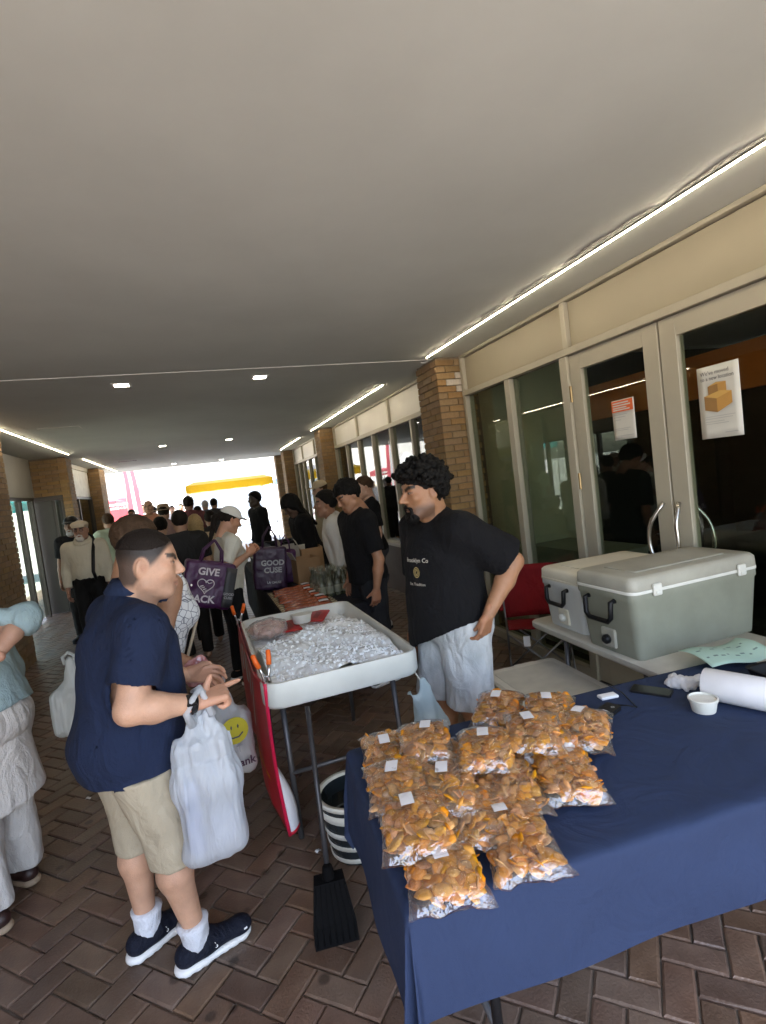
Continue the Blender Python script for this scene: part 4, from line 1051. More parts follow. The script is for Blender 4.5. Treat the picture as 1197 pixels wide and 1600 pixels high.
# ---- blue covered table
BT = thing('folding_table', 'folding table hidden under the blue cloth in front', 'table', (.325, 1.13, 0), R(-5.5))
TL, TD, TZ = 1.83, .82, .745
g = G(); g.loft([rrect(TL, TD, .05, TZ-.05, cx=TL/2, cy=TD/2), rrect(TL, TD, .05, TZ-.006, cx=TL/2, cy=TD/2)]); g.build('table_top', m_white, BT)
for x in (.22, TL-.22):
    for y in (.1, TD-.1): g = G(); g.tube([(x, y, 0), (x, y, TZ-.05)], .014, 10); g.build('leg', m_black, BT, True)
    leg_tube(BT, (x, .1, .25), (x, TD-.1, .25), .01, 'brace')
def cloth_pt(a, b, ov):
    """flat cloth coordinates -> draped position"""
    ol = max(0, -a); orr = max(0, a-TL); of = max(0, -b); ob = max(0, b-TD)
    dx = -ol if ol else orr; dy = -of if of else ob
    x = min(max(a, 0), TL); y = min(max(b, 0), TD); r_ = math.hypot(dx, dy)
    if r_ == 0: return Vector((x, y, TZ+.002+.0012*math.sin(a*9+b*4)))
    ux, uy = dx/r_, dy/r_; rd = min(r_, .02)
    corner = min(abs(dx), abs(dy))/(max(abs(dx), abs(dy))+1e-6)
    ph = math.atan2(abs(dy), abs(dx)); fold = .05*corner*math.sin(ph*6)+.006*math.sin(a*11+b*13+.7)*(1 if corner < .3 else .3)
    out = .012*math.sin(min(r_/.02, 1)*math.pi/2)+max(0, r_-.02)*(.06+.10*corner)+fold*min(1, r_/.2)
    return Vector((x+ux*out, y+uy*out, TZ+.002-max(0, r_-.01)*.99))
g = G(); a0, a1, b0, b1 = -.34, TL+.3, -.27, TD+.27
us = [a0+(0-a0)*i/14 for i in range(14)]+[TL*i/40 for i in range(41)]+[TL+(a1-TL)*(i+1)/8 for i in range(8)]
vs = [b0+(0-b0)*i/12 for i in range(12)]+[TD*i/16 for i in range(17)]+[TD+(b1-TD)*(i+1)/8 for i in range(8)]
V = [cloth_pt(a, b-.02*a*(b < 0)*0, 0) for b in vs for a in us]; nu = len(us)
V = np.array(V); V[:, :2] += .004*np.stack((vnoise(V*9), vnoise(V*9+50)), 1)*(V[:, 2] < TZ-.03)[:, None]
V[:, 2] += .0015*vnoise(V*np.array((6, 25, 6)))*(V[:, 2] > TZ-.01)
g.add(V, [(j*nu+i, j*nu+i+1, (j+1)*nu+i+1, (j+1)*nu+i) for j in range(len(vs)-1) for i in range(nu-1)])
o = g.build('tablecloth', m_blue, None, True); o.location = BT.location; o.rotation_euler = BT.rotation_euler
sm = o.modifiers.new('sub', 'SUBSURF'); sm.levels = 1; sm.render_levels = 1
tag(o, 'plain blue cloth draped over the front table', 'tablecloth')
# ---- bags of fried chips
m_chip = mat('fried_chip', (.42, .15, .025), .4, .4, 30, bump=.4, bscale=120, col2=(.80, .37, .07), isl=.7, spec=.4)
m_film = film('crackly_film', (.97, .96, .95), .045, 1.6, bump=1.0, bscale=17., haze=.04, hcol=(.7, .66, .6), base=.095)
m_lab = mat('price_label', (.82, .82, .84), .6)
rb = random.Random(5); chip_me = []
for q in range(7):
    w_, h_ = rb.uniform(.019, .027), rb.uniform(.015, .022); cu = rb.uniform(3, 10)
    n = 9; ring = [(math.cos(2*math.pi*i/n)*w_*rb.uniform(.8, 1.12), math.sin(2*math.pi*i/n)*h_*rb.uniform(.8, 1.12)) for i in range(n)]
    f = lambda x, y: cu*(x*x-.4*y*y)+.004*math.sin(90*x+q)
    V = [(x, y, f(x, y)) for x, y in ring]+[(x*.55, y*.55, f(x*.55, y*.55)+.003) for x, y in ring]+[(0, 0, f(0, 0)+.0038)]
    F = [(i, (i+1) % n, n+(i+1) % n, n+i) for i in range(n)]+[(n+i, n+(i+1) % n, 2*n) for i in range(n)]
    nb = len(V); V += [(x, y, f(x, y)-.0022) for x, y in ring]; F += [tuple(nb+i for i in reversed(range(n)))]+[(nb+i, nb+(i+1) % n, (i+1) % n, i) for i in range(n)]
    chip_me.append((V, F, mesh_data('chip', V, F, m_chip, smooth=True)))
def pillow(s_, t_, W2, L2, T):
    return T*max(0, 1-abs(s_)**2.6)**.55*max(0, 1-abs(t_)**3.2)**.6
def chip_bag(px, py, z, rz, lab, L=.262, W=.192, T=.042, labp=(0, .2), tilt=(0, 0), n1=20, n2=120, seed=0):
    rg = random.Random(seed); p = onz(px, py, z)
    t = thing('chip_bag', lab, 'snack bag', (p.x, p.y, z-.0), R(rz), 'bags of fried chips on the blue cloth')
    t.rotation_euler = (tilt[0], tilt[1], R(rz))
    W2, L2 = W/2, L/2; nu, nv = 22, 30; sd = seed*3.1
    for sg in (1, -1): pass
    g = G(); grids = []
    for sg in (1, -1):
        pts = []
        for j in range(nv+1):
            for i in range(nu+1):
                s_, u_ = -1+2*i/nu, -1+2*j/nv; ed = max(abs(s_), abs(u_))
                sq = 1-.10*(1-abs(u_)**2)*(abs(s_)**3)
                pts.append((s_*W2*sq*1.04, u_*L2*1.04, sg*(pillow(s_, u_, W2, L2, T)*(1.0 if sg > 0 else .62)+.0008)))
        P_ = np.array(pts); nz = 1.3-3.2*np.abs(vnoise(P_*np.array((30, 26, 20))+sd))+.5*fbm(P_*np.array((60, 50, 30))+sd, 2); ed = np.maximum(np.abs(P_[:, 0])/W2, np.abs(P_[:, 1])/L2)
        P_[:, 2] += sg*(nz*.0045*np.clip(1.15-ed, .1, 1)+.001); rim = np.clip((ed-.9)/.12, 0, 1)
        P_[:, 2] += rim*.012*vnoise(np.stack((P_[:, 0]*30, P_[:, 1]*30, P_[:, 0]*0+sd), 1))
        P_[:, 0] += rim*.004*vnoise(P_*60+5); P_[:, 1] += rim*.004*vnoise(P_*60+9)
        F = [(j*(nu+1)+i, j*(nu+1)+i+1, (j+1)*(nu+1)+i+1, (j+1)*(nu+1)+i) for j in range(nv) for i in range(nu)]
        g.add(P_, F if sg > 0 else [tuple(reversed(f)) for f in F])
    fo = g.build('film', m_film, t, True)
    g = G()
    for k in range(n1+n2):
        top = k < n1
        if top:
            gx, gy = k % 4, k//4; s_ = (gx+.5)/4*1.56-.78+rg.uniform(-.1, .1); u_ = (gy+.5)/math.ceil(n1/4)*1.62-.81+rg.uniform(-.08, .08)
        else: s_, u_ = rg.uniform(-.80, .80), rg.uniform(-.83, .83)
        hz = pillow(s_, u_, W2, L2, T); zz = hz*(rg.uniform(.5, .76) if top else rg.uniform(-.25, .78))-.002
        e = Euler((rg.gauss(0, .26 if top else .4), rg.gauss(0, .26 if top else .4), rg.uniform(0, 6.28))); q = rg.randrange(7); sc = rg.uniform(.85, 1.2)
        if top:
            o = obj('chip', chip_me[q][2], t, (s_*W2, u_*L2, zz), e); o.scale = (sc,)*3
        else:
            M = Matrix.Translation((s_*W2, u_*L2, zz)) @ e.to_matrix().to_4x4() @ Matrix.Scale(sc, 4); g.add([M @ Vector(v) for v in chip_me[q][0]], chip_me[q][1])
    tag(g.build('chip', m_chip, t, True), kind='stuff')
    lx, ly = labp; lw, ll = .0185, .033; s0, u0_ = lx, ly
    la = rg.uniform(-.25, .25); V = []
    for j in range(5):
        for i in range(3):
            a, b = (-1+i)*lw, (-1+j*.5)*ll; x = s0*W2+a*math.cos(la)-b*math.sin(la); y = u0_*L2+a*math.sin(la)+b*math.cos(la)
            V.append((x, y, pillow(x/W2, y/L2, W2, L2, T)+.0075))
    g = G(); g.add(V, [(j*3+i, j*3+i+1, j*3+i+4, j*3+i+3) for j in range(4) for i in range(2)]); g.build('price_label', m_lab, t)
    return t
zc, zu = .785, .832
BAGS = [(607, 1178, zc, -14, 'chip bag at the far left corner of the blue table', (-.1, .15)),
    (622, 1228, zu, -13, 'chip bag second from the back in the leftmost row', (-.1, .25)),
    (648, 1288, zu, -14, 'chip bag third from the back in the leftmost row', (-.1, .35)),
    (690, 1356, zc, -14, 'chip bag at the near left corner hanging to the cloth edge', (-.05, .02)),
    (664, 1160, zu, -20, 'chip bag at the back beside the pale plastic bag', (.1, .3)),
    (700, 1232, zu-.02, -24, 'chip bag lying in the middle behind the two front bags', (-.15, .3)),
    (735, 1278, zc, -22, 'chip bag wedged low in the middle with a curled label', (.0, .45)),
    (757, 1172, zu+.005, -30, 'chip bag on top of the middle of the pile', (.0, .25)),
    (779, 1108, zc, -38, 'chip bag at the very back in front of the bleached shorts', (-.1, .3)),
    (810, 1314, zc, -16, 'large chip bag at the front right of the pile', (-.25, .7)),
    (796, 1232, zc, -20, 'chip bag without a visible label beside the loose right bag', (-.5, .75)),
    (884, 1212, zc, -23, 'chip bag lying flat on its own to the right of the pile', (-.7, .85)),
    (833, 1146, zu, -32, 'chip bag with its label facing up behind the loose right bag', (-.15, .3)),
    (858, 1112, zc+.02, -38, 'chip bag at the back right tucked behind others', (-.1, .3)),
    (912, 1140, zc+.01, -42, 'chip bag at the right end beside the power bank', (-.2, .5))]
for i, (px, py, z, rz, lab, lp) in enumerate(BAGS):
    chip_bag(px, py, z, rz, lab, labp=lp, seed=i+1, tilt=(rb.uniform(-.06, .06)+(-.05 if z > .8 else 0), rb.uniform(-.06, .06)))
for i, (px, py) in enumerate(((640, 1235), (720, 1185), (800, 1175), (860, 1160))):   # bags lying underneath
    chip_bag(px, py, .775, -18-6*i, 'chip bag at the bottom of the pile partly covered, number %s from the left' % ('one', 'two', 'three', 'four')[i], labp=(.6, -.6), seed=40+i, n1=8, n2=70, T=.028)

# ---- ice table: deep white tray on folding legs
IT = thing('ice_tray_table', 'white ice tray table full of crushed ice', 'ice table', (.555, 3.21, 0))
w_, l_, zt = .80, 1.46, .865
g = G(); rings = []
for (dw, z, r_) in ((-.10, .735, .06), (-.02, .742, .08), (0, .76, .085), (.0, .85, .085), (-.008, zt, .085), (-.035, zt, .075), (-.05, .852, .07), (-.075, .80, .06), (-.10, .77, .05)):
    rings.append(rrect(w_+dw, l_+dw, r_, z, 6))
g.loft(rings); o = g.build('tray', m_white, IT); smooth_angle(o, 50)
for sx in (-1, 1):
    for sy in (-1, 1): leg_tube(IT, (sx*.3, sy*.56, 0), (sx*.3, sy*.5, .74), .015)
for sy in (-1, 1): leg_tube(IT, (-.3, sy*.54, .33), (.3, sy*.54, .33), .011, 'brace')
g = G(); g.tube([(.36, -.70, .755), (.385, -.715, .70), (.40, -.72, .62)], .0035, 6); g.build('tie_cord', mat('cord_white', (.7, .68, .6), .7), IT, True)
# crushed ice
m_ice = mat('crushed_ice', (.88, .90, .90), .14, .06, 12, bump=.2, bscale=50, trans=.06, spec=.5, isl=.08)
rg = np.random.default_rng(2); g = G()
def ice_h(x, y):
    e = min(x+.33, .33-x, y+.66)
    h_ = .845+.012*math.sin(x*9+1)*math.sin(y*7)+.01*math.sin(x*21+y*17)
    cut = (y-(.02+.42*(x+.3)))
    return h_ if cut < 0 else max(.775, h_-cut*.45) if x < .25 or y < .45 else max(.775, h_-cut*.3)
nx_, ny_ = 46, 86; pts = []
for j in range(ny_+1):
    for i in range(nx_+1):
        x = -.345+.69*i/nx_; y = -.675+1.35*j/ny_; pts.append((x, y, ice_h(x, y)))
P_ = np.array(pts); P_[:, 2] += .007*fbm(P_*22, 3)
g.add(P_, [(j*(nx_+1)+i, j*(nx_+1)+i+1, (j+1)*(nx_+1)+i+1, (j+1)*(nx_+1)+i) for j in range(ny_) for i in range(nx_)])
for k in range(1100):
    x, y = rg.uniform(-.335, .335), rg.uniform(-.665, .62); hh = ice_h(x, y)
    if hh < .80 and rg.random() < .8: continue
    s_ = rg.uniform(.004, .0095); M = Matrix.Translation((x, y, hh+.001)) @ Euler(rg.uniform(0, 6.28, 3)).to_matrix().to_4x4()
    V = [(sx*s_*rg.uniform(.5, 1.2), sy*s_*rg.uniform(.5, 1.2), sz*s_*rg.uniform(.4, .9)) for sz in (-1, 1) for sx, sy in ((-1, -1), (1, -1), (1, 1), (-1, 1))]
    g.add([M @ Vector(v) for v in V], [(3, 2, 1, 0), (4, 5, 6, 7), (0, 1, 5, 4), (1, 2, 6, 5), (2, 3, 7, 6), (3, 0, 4, 7)])
o = g.build('crushed_ice', m_ice); o.location = IT.location; tag(o, 'heap of crushed ice filling the white tray', 'ice', kind='stuff')
# things on the ice: wrapped meat, red packs, tub
f = SDF((-.17, -.17, -.05), (.17, .17, .1), .006); f.ell((0, 0, 0), (.12, .13, .055), 0); V, F = f.mesh(); V = wrinkle(V, F, .012, (22, 22, 22), 3, 4)
T_ = thing('meat_parcel', 'pink meat in a crumpled clear bag at the left of the tray', 'food parcel', (.31, 3.62, .845))
obj('clear_wrap', mesh_data('clear_wrap', V*1.12, F, film('clear_wrap', (.97, .95, .94), .08, 1.3, bump=.9, bscale=30, haze=.18), smooth=True), T_)
obj('meat', mesh_data('meat', V*.92, F, mat('raw_meat', (.42, .17, .12), .4, .3, 25, bump=.3, bscale=60, col2=(.55, .33, .25)), smooth=True), T_)
m_redp = mat('red_pack', (.42, .02, .02), .3, .1, 8, coat=.4)
for (x, y, a, lab) in ((.47, 3.70, .1, 'flat red pack between the wrapped meat and the white tub'), (.70, 3.83, -.5, 'flat red pack behind the white tub on the ice')):
    g = G(); g.box((-.07, -.1, -.008), (.07, .1, .008), bev=.005); g.m = 1; g.box((-.02, -.06, .0083), (.02, .06, .0088))
    o = g.build('red_pack', [m_redp, mat('dark_red_print', (.2, .01, .01), .4)]); o.location = (x, y, .815); o.rotation_euler = (.12, .05, a); tag(o, lab, 'food pack', 'red packs on the ice')
def tub(px, py, z, r_, h_, lab, p=None):
    p = p or onz(px, py, z); t = thing('plastic_tub', lab, 'tub', (p[0], p[1], z))
    g = G(); g.lathe([(r_*.78, 0), (r_*.80, .002), (r_*.93, h_*.78), (r_*.97, h_*.8), (r_*.97, h_), (r_*.92, h_), (r_*.88, h_*.8), (r_*.74, .01)], n=28); o = g.build('cup', m_white, t); smooth_angle(o)
    g = G(); g.lathe([(r_*1.0, h_*.9), (r_*1.02, h_*.93), (r_*1.02, h_+.002), (r_*.93, h_+.004), (r_*.9, h_-.003)], n=28); o = g.build('lid', m_white, t); smooth_angle(o)
    return t
tub(0, 0, .825, .075, .06, 'white plastic tub sitting on the ice', (.565, 3.70))
# ---- spring clamps holding the banner
m_ortip = mat('orange_rubber', (.80, .13, .01), .5, .08, 20); m_chrome = mat('chrome_steel', (.6, .6, .6), .18, .05, 10, metal=1.0)
def clamp(x, y, z, rz, lab, lean=.0):
    t = thing('spring_clamp', lab, 'clamp', (x, y, z), rz, 'spring clamps on the tray rim')
    for s_ in (-1, 1):
        g = G(); g.tube([(s_*.006, 0, -.05), (s_*.015, 0, -.02), (s_*.012, 0, .0), (s_*.02, 0, .03), (s_*.028, lean*.02, .062)], [.006, .009, .009, .008, .008], 8); g.build('jaw', m_chrome, t, True)
        g = G(); g.tube([(s_*.027, lean*.018, .055), (s_*.036, lean*.04, .085), (s_*.042, lean*.06, .118), (s_*.0425, lean*.061, .121)], [.0125, .0125, .0115, .006], 10); g.build('handle_tip', m_ortip, t, True)
    g = G(); g.tube([(0, -.014, .008), (0, .014, .008)], .007, 8); g.build('pivot', m_chrome, t, True)
    return t
clamp(.185, 2.545, .885, R(25), 'orange tipped clamp at the near corner of the ice tray', .4); clamp(.15, 3.86, .885, R(10), 'orange tipped clamp at the far corner of the ice tray', -.6)
# ---- red banner hanging along the customer side of the tray
m_ban = mat('red_vinyl', (.58, .014, .035), .3, .06, 3, spec=.5); m_banw = mat('white_vinyl', (.74, .75, .80), .4, .03, 4)
BN = thing('vinyl_banner', 'red vinyl banner clamped along the side of the ice tray', 'banner', (.14, 2.5, 0))
def ban(u_, v_):  # u along the table (0 near), v down
    y = u_*1.40+.09*v_*max(0, 1-u_*2); z = .872-(.68+.13*max(0, 1-u_*3))*v_
    x = .03*max(0, 1-u_*6)-.014*math.sin(v_*3.1)*(1-.5*u_)-.025*v_*math.sin(u_*7+.6)+.04*v_*max(0, 1-u_*2.5)+.012*math.sin(u_*14)*v_
    return (x, y, z)
g = G(); g.sheet(ban, 60, 24, -.0015); g.build('sheet', m_ban, BN, True)
def off(p, e): return (p[0]+e, p[1], p[2])
def rev(a, b):   # the near edge curls back and shows its white reverse
    p = Vector(ban(.004, .52+.48*b)); wd = .062*math.sin(min(1, b*1.15)*math.pi*.62)
    return (p.x+.003+wd*a, p.y+.004+.03*a*a-.012*math.sin(a*3), p.z+.02*a*b)
g = G(); g.sheet(rev, 8, 14, -.001); g.build('white_reverse', m_banw, BN, True)
g = G(); g.sheet(lambda a, b: tuple(Vector(rev(a, .955+.045*b))+Vector((0, -.003, 0))), 8, 2, -.001); g.build('red_hem', m_ban, BN, True)
g = G(); g.sheet(lambda a, b: tuple(Vector(ban(.004, .5*0+b))+Vector((-.006+.016*a, -.0035, 0))), 2, 20, -.001); g.build('red_hem', mat('lit_red_vinyl', (.62, .015, .07), .35), BN, True)  # brighter red puts the light on the near edge into the colour
g = G()
for k, (u0_, v0_, du, dv) in enumerate(((.30, .1, .06, .2), (.42, .12, .05, .3), (.52, .1, .05, .25), (.62, .12, .06, .3), (.72, .1, .05, .25), (.22, .12, .03, .35), (.82, .15, .05, .3))):
    g.grid(lambda a, b: off(ban(u0_+du*a+.02*b, v0_+dv*b), -.0022), 2, 8)
tag(g.build('lettering_strokes', m_banw, BN, True), kind='stuff')
g = G(); g.grid(lambda a, b: off(ban(.12+.25*a, .72-.1*a+.03*b), -.0022), 8, 2); g.build('yellow_flourish', mat('yellow_print', (.75, .4, .03), .5), BN, True)
# ---- bucket and dustpan under the table
m_pan = mat('black_dustpan', (.004, .004, .0045), .8, .15, 20, bump=.1, bscale=80, spec=.08)
t = thing('bucket', 'white bucket with dark bands of water showing under the table', 'bucket', (.50, 2.44, 0)); t.scale = (.95, .95, .86)
prof = [(.135, 0), (.138, .012)]
g = G(); g.lathe([(.132, .0), (.175, .335), (.165, .335), (.128, .012)], n=32, capt=False); o = g.build('wall', mat('dark_translucent', (.02, .028, .033), .2), t); smooth_angle(o)
for i, (z, hh) in enumerate(((.012, .028), (.085, .028), (.155, .032), (.245, .05), (.318, .03))):
    r0 = .133+.043*z/.335+.002; g = G(); g.lathe([(r0, z), (r0+.004, z+.003), (r0+.004+.043*hh/.335, z+hh-.003), (r0+.043*hh/.335, z+hh)], n=32, capb=False, capt=False); g.build('white_band', m_white, t, True)
g = G(); g.lathe([(.176, .325), (.183, .33), (.183, .345), (.162, .345), (.160, .33)], n=32, capb=False, capt=False); g.build('rim', m_white, t, True)
g = G(); g.lathe([(.001, .25), (.158, .25)], n=32, capb=False, capt=False); g.build('water', mat('dark_water', (.008, .012, .014), .03), t)
p0 = onz(528, 1478, 0); pt = onz(480, 1104, .775); pc = Vector((p0.x-.012, p0.y+.13, .15))
t = thing('dustpan', 'black long handled lobby dustpan leaning under the ice table', 'dustpan', (p0.x, p0.y, 0))
L0 = Vector((p0.x, p0.y, 0)); a = R(-8)
g = G()
def pr(y, z, w2): return [Matrix.Rotation(a, 3, 'Z') @ Vector((sx*w2, y+dy, z+dz)) for sx, dy, dz in ((-1, 0, 0), (1, 0, 0), (1, .012, .004), (-1, .012, .004))]
rr = []
for k in range(2): pass
outer = [(-.105, .0, .0), (.105, .0, .0), (.072, .10, .155), (-.072, .10, .155)]; 
g.add([Matrix.Rotation(a, 3, 'Z') @ Vector(v) for v in ((-.085, 0, .0), (.085, 0, .0), (.083, .010, .08), (.062, .06, .21), (-.062, .06, .21), (-.083, .010, .08), (-.08, .14, .0), (.08, .14, .0), (.058, .12, .21), (-.058, .12, .21))],
      [(0, 1, 2, 5), (5, 2, 3, 4), (1, 7, 8, 3, 2), (7, 6, 9, 8), (6, 0, 5, 4, 9), (4, 3, 8, 9), (0, 6, 7, 1)])
g.build('scoop', m_pan, t)
for i in range(7):
    x0 = -.085+i*.0285; g = G(); g.tube([Matrix.Rotation(a, 3, 'Z') @ Vector(v) for v in ((x0*.86, .001, .012), (x0*.84, .0105, .08), (x0*.64, .0605, .205))], .0035, 6); g.build('rib', m_pan, t, True)
hb = Matrix.Rotation(a, 3, 'Z') @ Vector((0, .09, .205))
g = G(); g.lathe([(.024, 0), (.026, .01), (.02, .05), (.015, .055)], n=14, M=Matrix.Translation(hb)); g.build('collar', m_pan, t, True)
g = G(); g.tube([hb+Vector((0, 0, .02)), pt-L0], .0115, 10); g.build('handle', mat('grey_tube', (.05, .05, .055), .35, metal=.3), t, True)
# pale plastic bag hanging below the tray
f = SDF((-.14, -.1, -.2), (.14, .1, .2), .006); f.seg((0, 0, .13), (.02, 0, -.1), .02, .1, .02, flat=((0, 1, 0), .5)); f.seg((-.08, 0, .1), (0, 0, -.05), .01, .05, .03); V, F = f.mesh(); V = wrinkle(V, F, .02, (14, 14, 5), 3, 2)
o = obj('plastic_bag', mesh_data('plastic_bag', V, F, thin('pale_blue_plastic', (.55, .66, .68), .4), smooth=True), None, (.90, 2.36, .62)); tag(o, 'pale blue plastic bag hanging below the tray corner behind the chips', 'plastic bag')

# ---- coolers on the white folding table
CT = thing('folding_table', 'worn white folding table carrying the two coolers', 'table', (2.235, 2.03, 0), R(-3))
g = G(); g.loft([rrect(.72, 1.80, .05, .675), rrect(.74, 1.82, .06, .685), rrect(.74, 1.82, .06, .712), rrect(.72, 1.80, .05, .72)]); o = g.build('table_top', m_whited, CT); smooth_angle(o, 50)
for y in (-.65, .65):
    for x in (-.28, .28): leg_tube(CT, (x, y, 0), (x, y, .675), .014)
    leg_tube(CT, (-.28, y, .2), (.28, y, .2), .011, 'brace')
def cooler(lab, loc, rz, L, D, H, mb, ml, white_rim=True):
    t = thing('cooler', lab, 'cooler', loc, rz, 'coolers on the folding table')
    g = G(); g.loft([rrect(L*.90, D*.88, .03, .0), rrect(L*.915, D*.9, .04, .012), rrect(L*.985, D*.98, .045, H*.70), rrect(L, D, .045, H*.72), rrect(L, D, .045, H*.80)]); o = g.build('body', mb, t); smooth_angle(o, 45)
    g = G(); g.loft([rrect(L+.006, D+.006, .048, H*.80), rrect(L+.008, D+.008, .05, H*.805), rrect(L+.008, D+.008, .05, H*.83), rrect(L+.004, D+.004, .048, H*.835)]); o = g.build('rim', m_white if white_rim else ml, t); smooth_angle(o, 45)
    g = G(); g.loft([rrect(L, D, .045, H*.835), rrect(L+.004, D+.004, .047, H*.845), rrect(L-.002, D-.002, .045, H*.955), rrect(L-.03, D-.03, .035, H*.99), rrect(L-.05, D-.05, .03, H)]); o = g.build('lid', ml, t); smooth_angle(o, 45)
    g = G(); g.loft([rrect(L*.72, D*.55, .02, H-.001), rrect(L*.72, D*.55, .02, H+.004), rrect(L*.70, D*.52, .02, H+.006)]); g.build('lid_panel', ml, t)
    for sx in (-.33, .33):
        g = G(); g.box((sx*L-.025, -D/2-.018, H*.76), (sx*L+.025, -D/2-.004, H*.90), bev=.004); g.m = 0; g.box((sx*L-.018, -D/2-.024, H*.78), (sx*L+.018, -D/2-.017, H*.82), bev=.002); g.build('latch', m_white, t)
    g = G(); xx = -L/2
    g.tube([(xx-.004, -D*.22, H*.70), (xx-.03, -D*.22, H*.69), (xx-.034, -D*.21, H*.50), (xx-.034, -D*.16, H*.45), (xx-.034, D*.16, H*.45), (xx-.034, D*.21, H*.5), (xx-.03, D*.22, H*.69), (xx-.004, D*.22, H*.70)], .013, 8); g.build('handle', m_black, t, True)
    g = G(); g.box((xx+.012, -.05, .03), (xx+.03, .05, .13), bev=.006); g.build('drain_recess', ml, t)
    g = G(); g.lathe([(.024, 0), (.024, .02), (.015, .03)], n=14, M=Matrix.Translation((xx+.014, 0, .075)) @ Matrix.Rotation(-math.pi/2, 4, 'Y')); g.build('drain_plug', m_black if white_rim else m_white, t, True)
    return t
cooler('large grey green cooler at the front of the folding table', (2.275, 2.18, .72), R(-1), .83, .42, .415, mat('cooler_sage', (.25, .26, .205), .5, .11, 5, bump=.08, bscale=150), mat('cooler_lid_grey', (.36, .35, .29), .5, .13, 5, bump=.1, bscale=150))
cooler('white cooler behind the grey green one', (2.27, 2.625, .72), R(-3), .66, .40, .365, mat('cooler_white', (.62, .63, .60), .5, .05, 4), mat('cooler_lid_cream', (.66, .62, .50), .5, .06, 4), False)
# big white cooler on the floor, only its lid shows
t = thing('cooler', 'closed white cooler on the floor between the vendor and the folding table', 'cooler', (1.72, 2.56, 0), R(-4))
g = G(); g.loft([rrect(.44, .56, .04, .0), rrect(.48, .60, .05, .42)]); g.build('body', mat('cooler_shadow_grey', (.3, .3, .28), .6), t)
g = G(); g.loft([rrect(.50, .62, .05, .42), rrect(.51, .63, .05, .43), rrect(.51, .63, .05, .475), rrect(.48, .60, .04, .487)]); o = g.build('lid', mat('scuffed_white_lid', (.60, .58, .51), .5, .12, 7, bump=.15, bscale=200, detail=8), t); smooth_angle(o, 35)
g = G(); g.loft([rrect(.40, .50, .03, .4865), rrect(.40, .50, .03, .489), rrect(.39, .49, .03, .4905)]); g.build('lid_panel', m_whited, t)
g = G(); g.tube([(-.235, -.02, .49), (-.262, -.02, .47), (-.264, -.02, .40)], .007, 6); g.build('strap', m_white, t, True)
g = G(); g.box((-.02, .29, .43), (.12, .325, .480)); g.build('hinge_block', m_whited, t)
# ---- red camping chair
t = thing('camping_chair', 'dark red folding camping chair behind the coolers', 'chair', (2.42, 3.62, 0), R(150))
m_red = cloth('red_canvas', (.20, .008, .012), .15, .8, .4, 300); m_tube = mat('grey_tube2', (.2, .2, .2), .35, metal=.7)
g = G(); g.sheet(lambda a, b: ((a-.5)*.46, -.2+.4*b, .43-.04*math.sin(math.pi*a)*math.sin(math.pi*b)+.04*(b)), 8, 8, .006); g.build('seat', m_red, t, True)
g = G(); g.sheet(lambda a, b: ((a-.5)*.48, -.2-.10*b-.03*math.sin(math.pi*a), .45+.42*b), 8, 8, .006); g.build('backrest', m_red, t, True)
for s_ in (-1, 1):
    g = G(); g.tube([(s_*.25, -.3, .88), (s_*.24, -.2, .45), (s_*.24, -.17, .02)], .009, 7); g.build('back_post', m_tube, t, True)
    for a, b in (((s_*.24, -.2, .02), (s_*.24, .2, .44)), ((s_*.24, .22, .02), (s_*.24, -.2, .44))): g = G(); g.tube([a, b], .008, 7); g.build('leg', m_tube, t, True)
    g = G(); g.sheet(lambda a, b: (s_*(.27+.03*(b-.5)), -.22+.42*a, .62+.0*b), 6, 2, .01); g.build('armrest', m_red, t, True)
for y in (-.2, .2):
    for s_ in (-1, 1): g = G(); g.tube([(s_*.24, y, .02), (-s_*.24, y, .43)], .008, 7); g.build('cross_leg', m_tube, t, True)
g = G(); g.box((.08, .205, .33), (.13, .209, .41)); g.build('care_tag', m_paper, t)

# ---- small things on the blue table
TR = R(-5.5)
tub(1100, 1110, .748, .05, .047, 'small cream plastic tub beside the paper roll')
p = onz(1195, 1088, .80)
t = thing('paper_roll', 'white paper towel roll lying at the right edge of the table', 'paper roll', (1.80, 1.40, .808), R(-68))
g = G(); g.lathe([(.021, -.14), (.058, -.14), (.0595, -.137), (.0595, .137), (.058, .14), (.021, .14), (.021, -.14)], n=40, M=Matrix.Rotation(math.pi/2, 4, 'Y'), capb=False, capt=False); o = g.build('paper', thin('tissue', (.80, .80, .82), .15), t); smooth_angle(o)
g = G(); g.lathe([(.019, -.141), (.021, -.141), (.021, .141), (.019, .141), (.019, -.141)], n=24, M=Matrix.Rotation(math.pi/2, 4, 'Y'), capb=False, capt=False); g.build('core', mat('cardboard', (.35, .24, .14), .8), t, True)
p = onz(1018, 1080, .75)
t = thing('phone', 'black phone lying face up near the back edge of the blue cloth', 'phone', (p.x, p.y, .7475), R(-58))
g = G(); g.loft([rrect(.152, .073, .010, 0), rrect(.154, .075, .011, .002), rrect(.154, .075, .011, .007), rrect(.151, .072, .009, .009)]); g.build('case', m_black, t)
g = G(); g.loft([rrect(.146, .067, .007, .0085), rrect(.146, .067, .007, .0093)]); g.build('screen', mat('screen_off', (.005, .005, .006), .06), t)
p = onz(950, 1112, .75)
t = thing('power_bank', 'black power bank plugged into a cable beside the chip bags', 'power bank', (p.x, p.y, .7475), R(20))
g = G(); g.loft([rrect(.10, .06, .008, 0), rrect(.102, .062, .009, .003), rrect(.102, .062, .009, .013), rrect(.099, .059, .007, .016)]); g.build('case', m_black, t)
g = G(); g.lathe([(.005, .016), (.007, .0165), (.007, .016)], (.02, -.01, 0), 12); g.build('logo_dot', m_inkl, t)
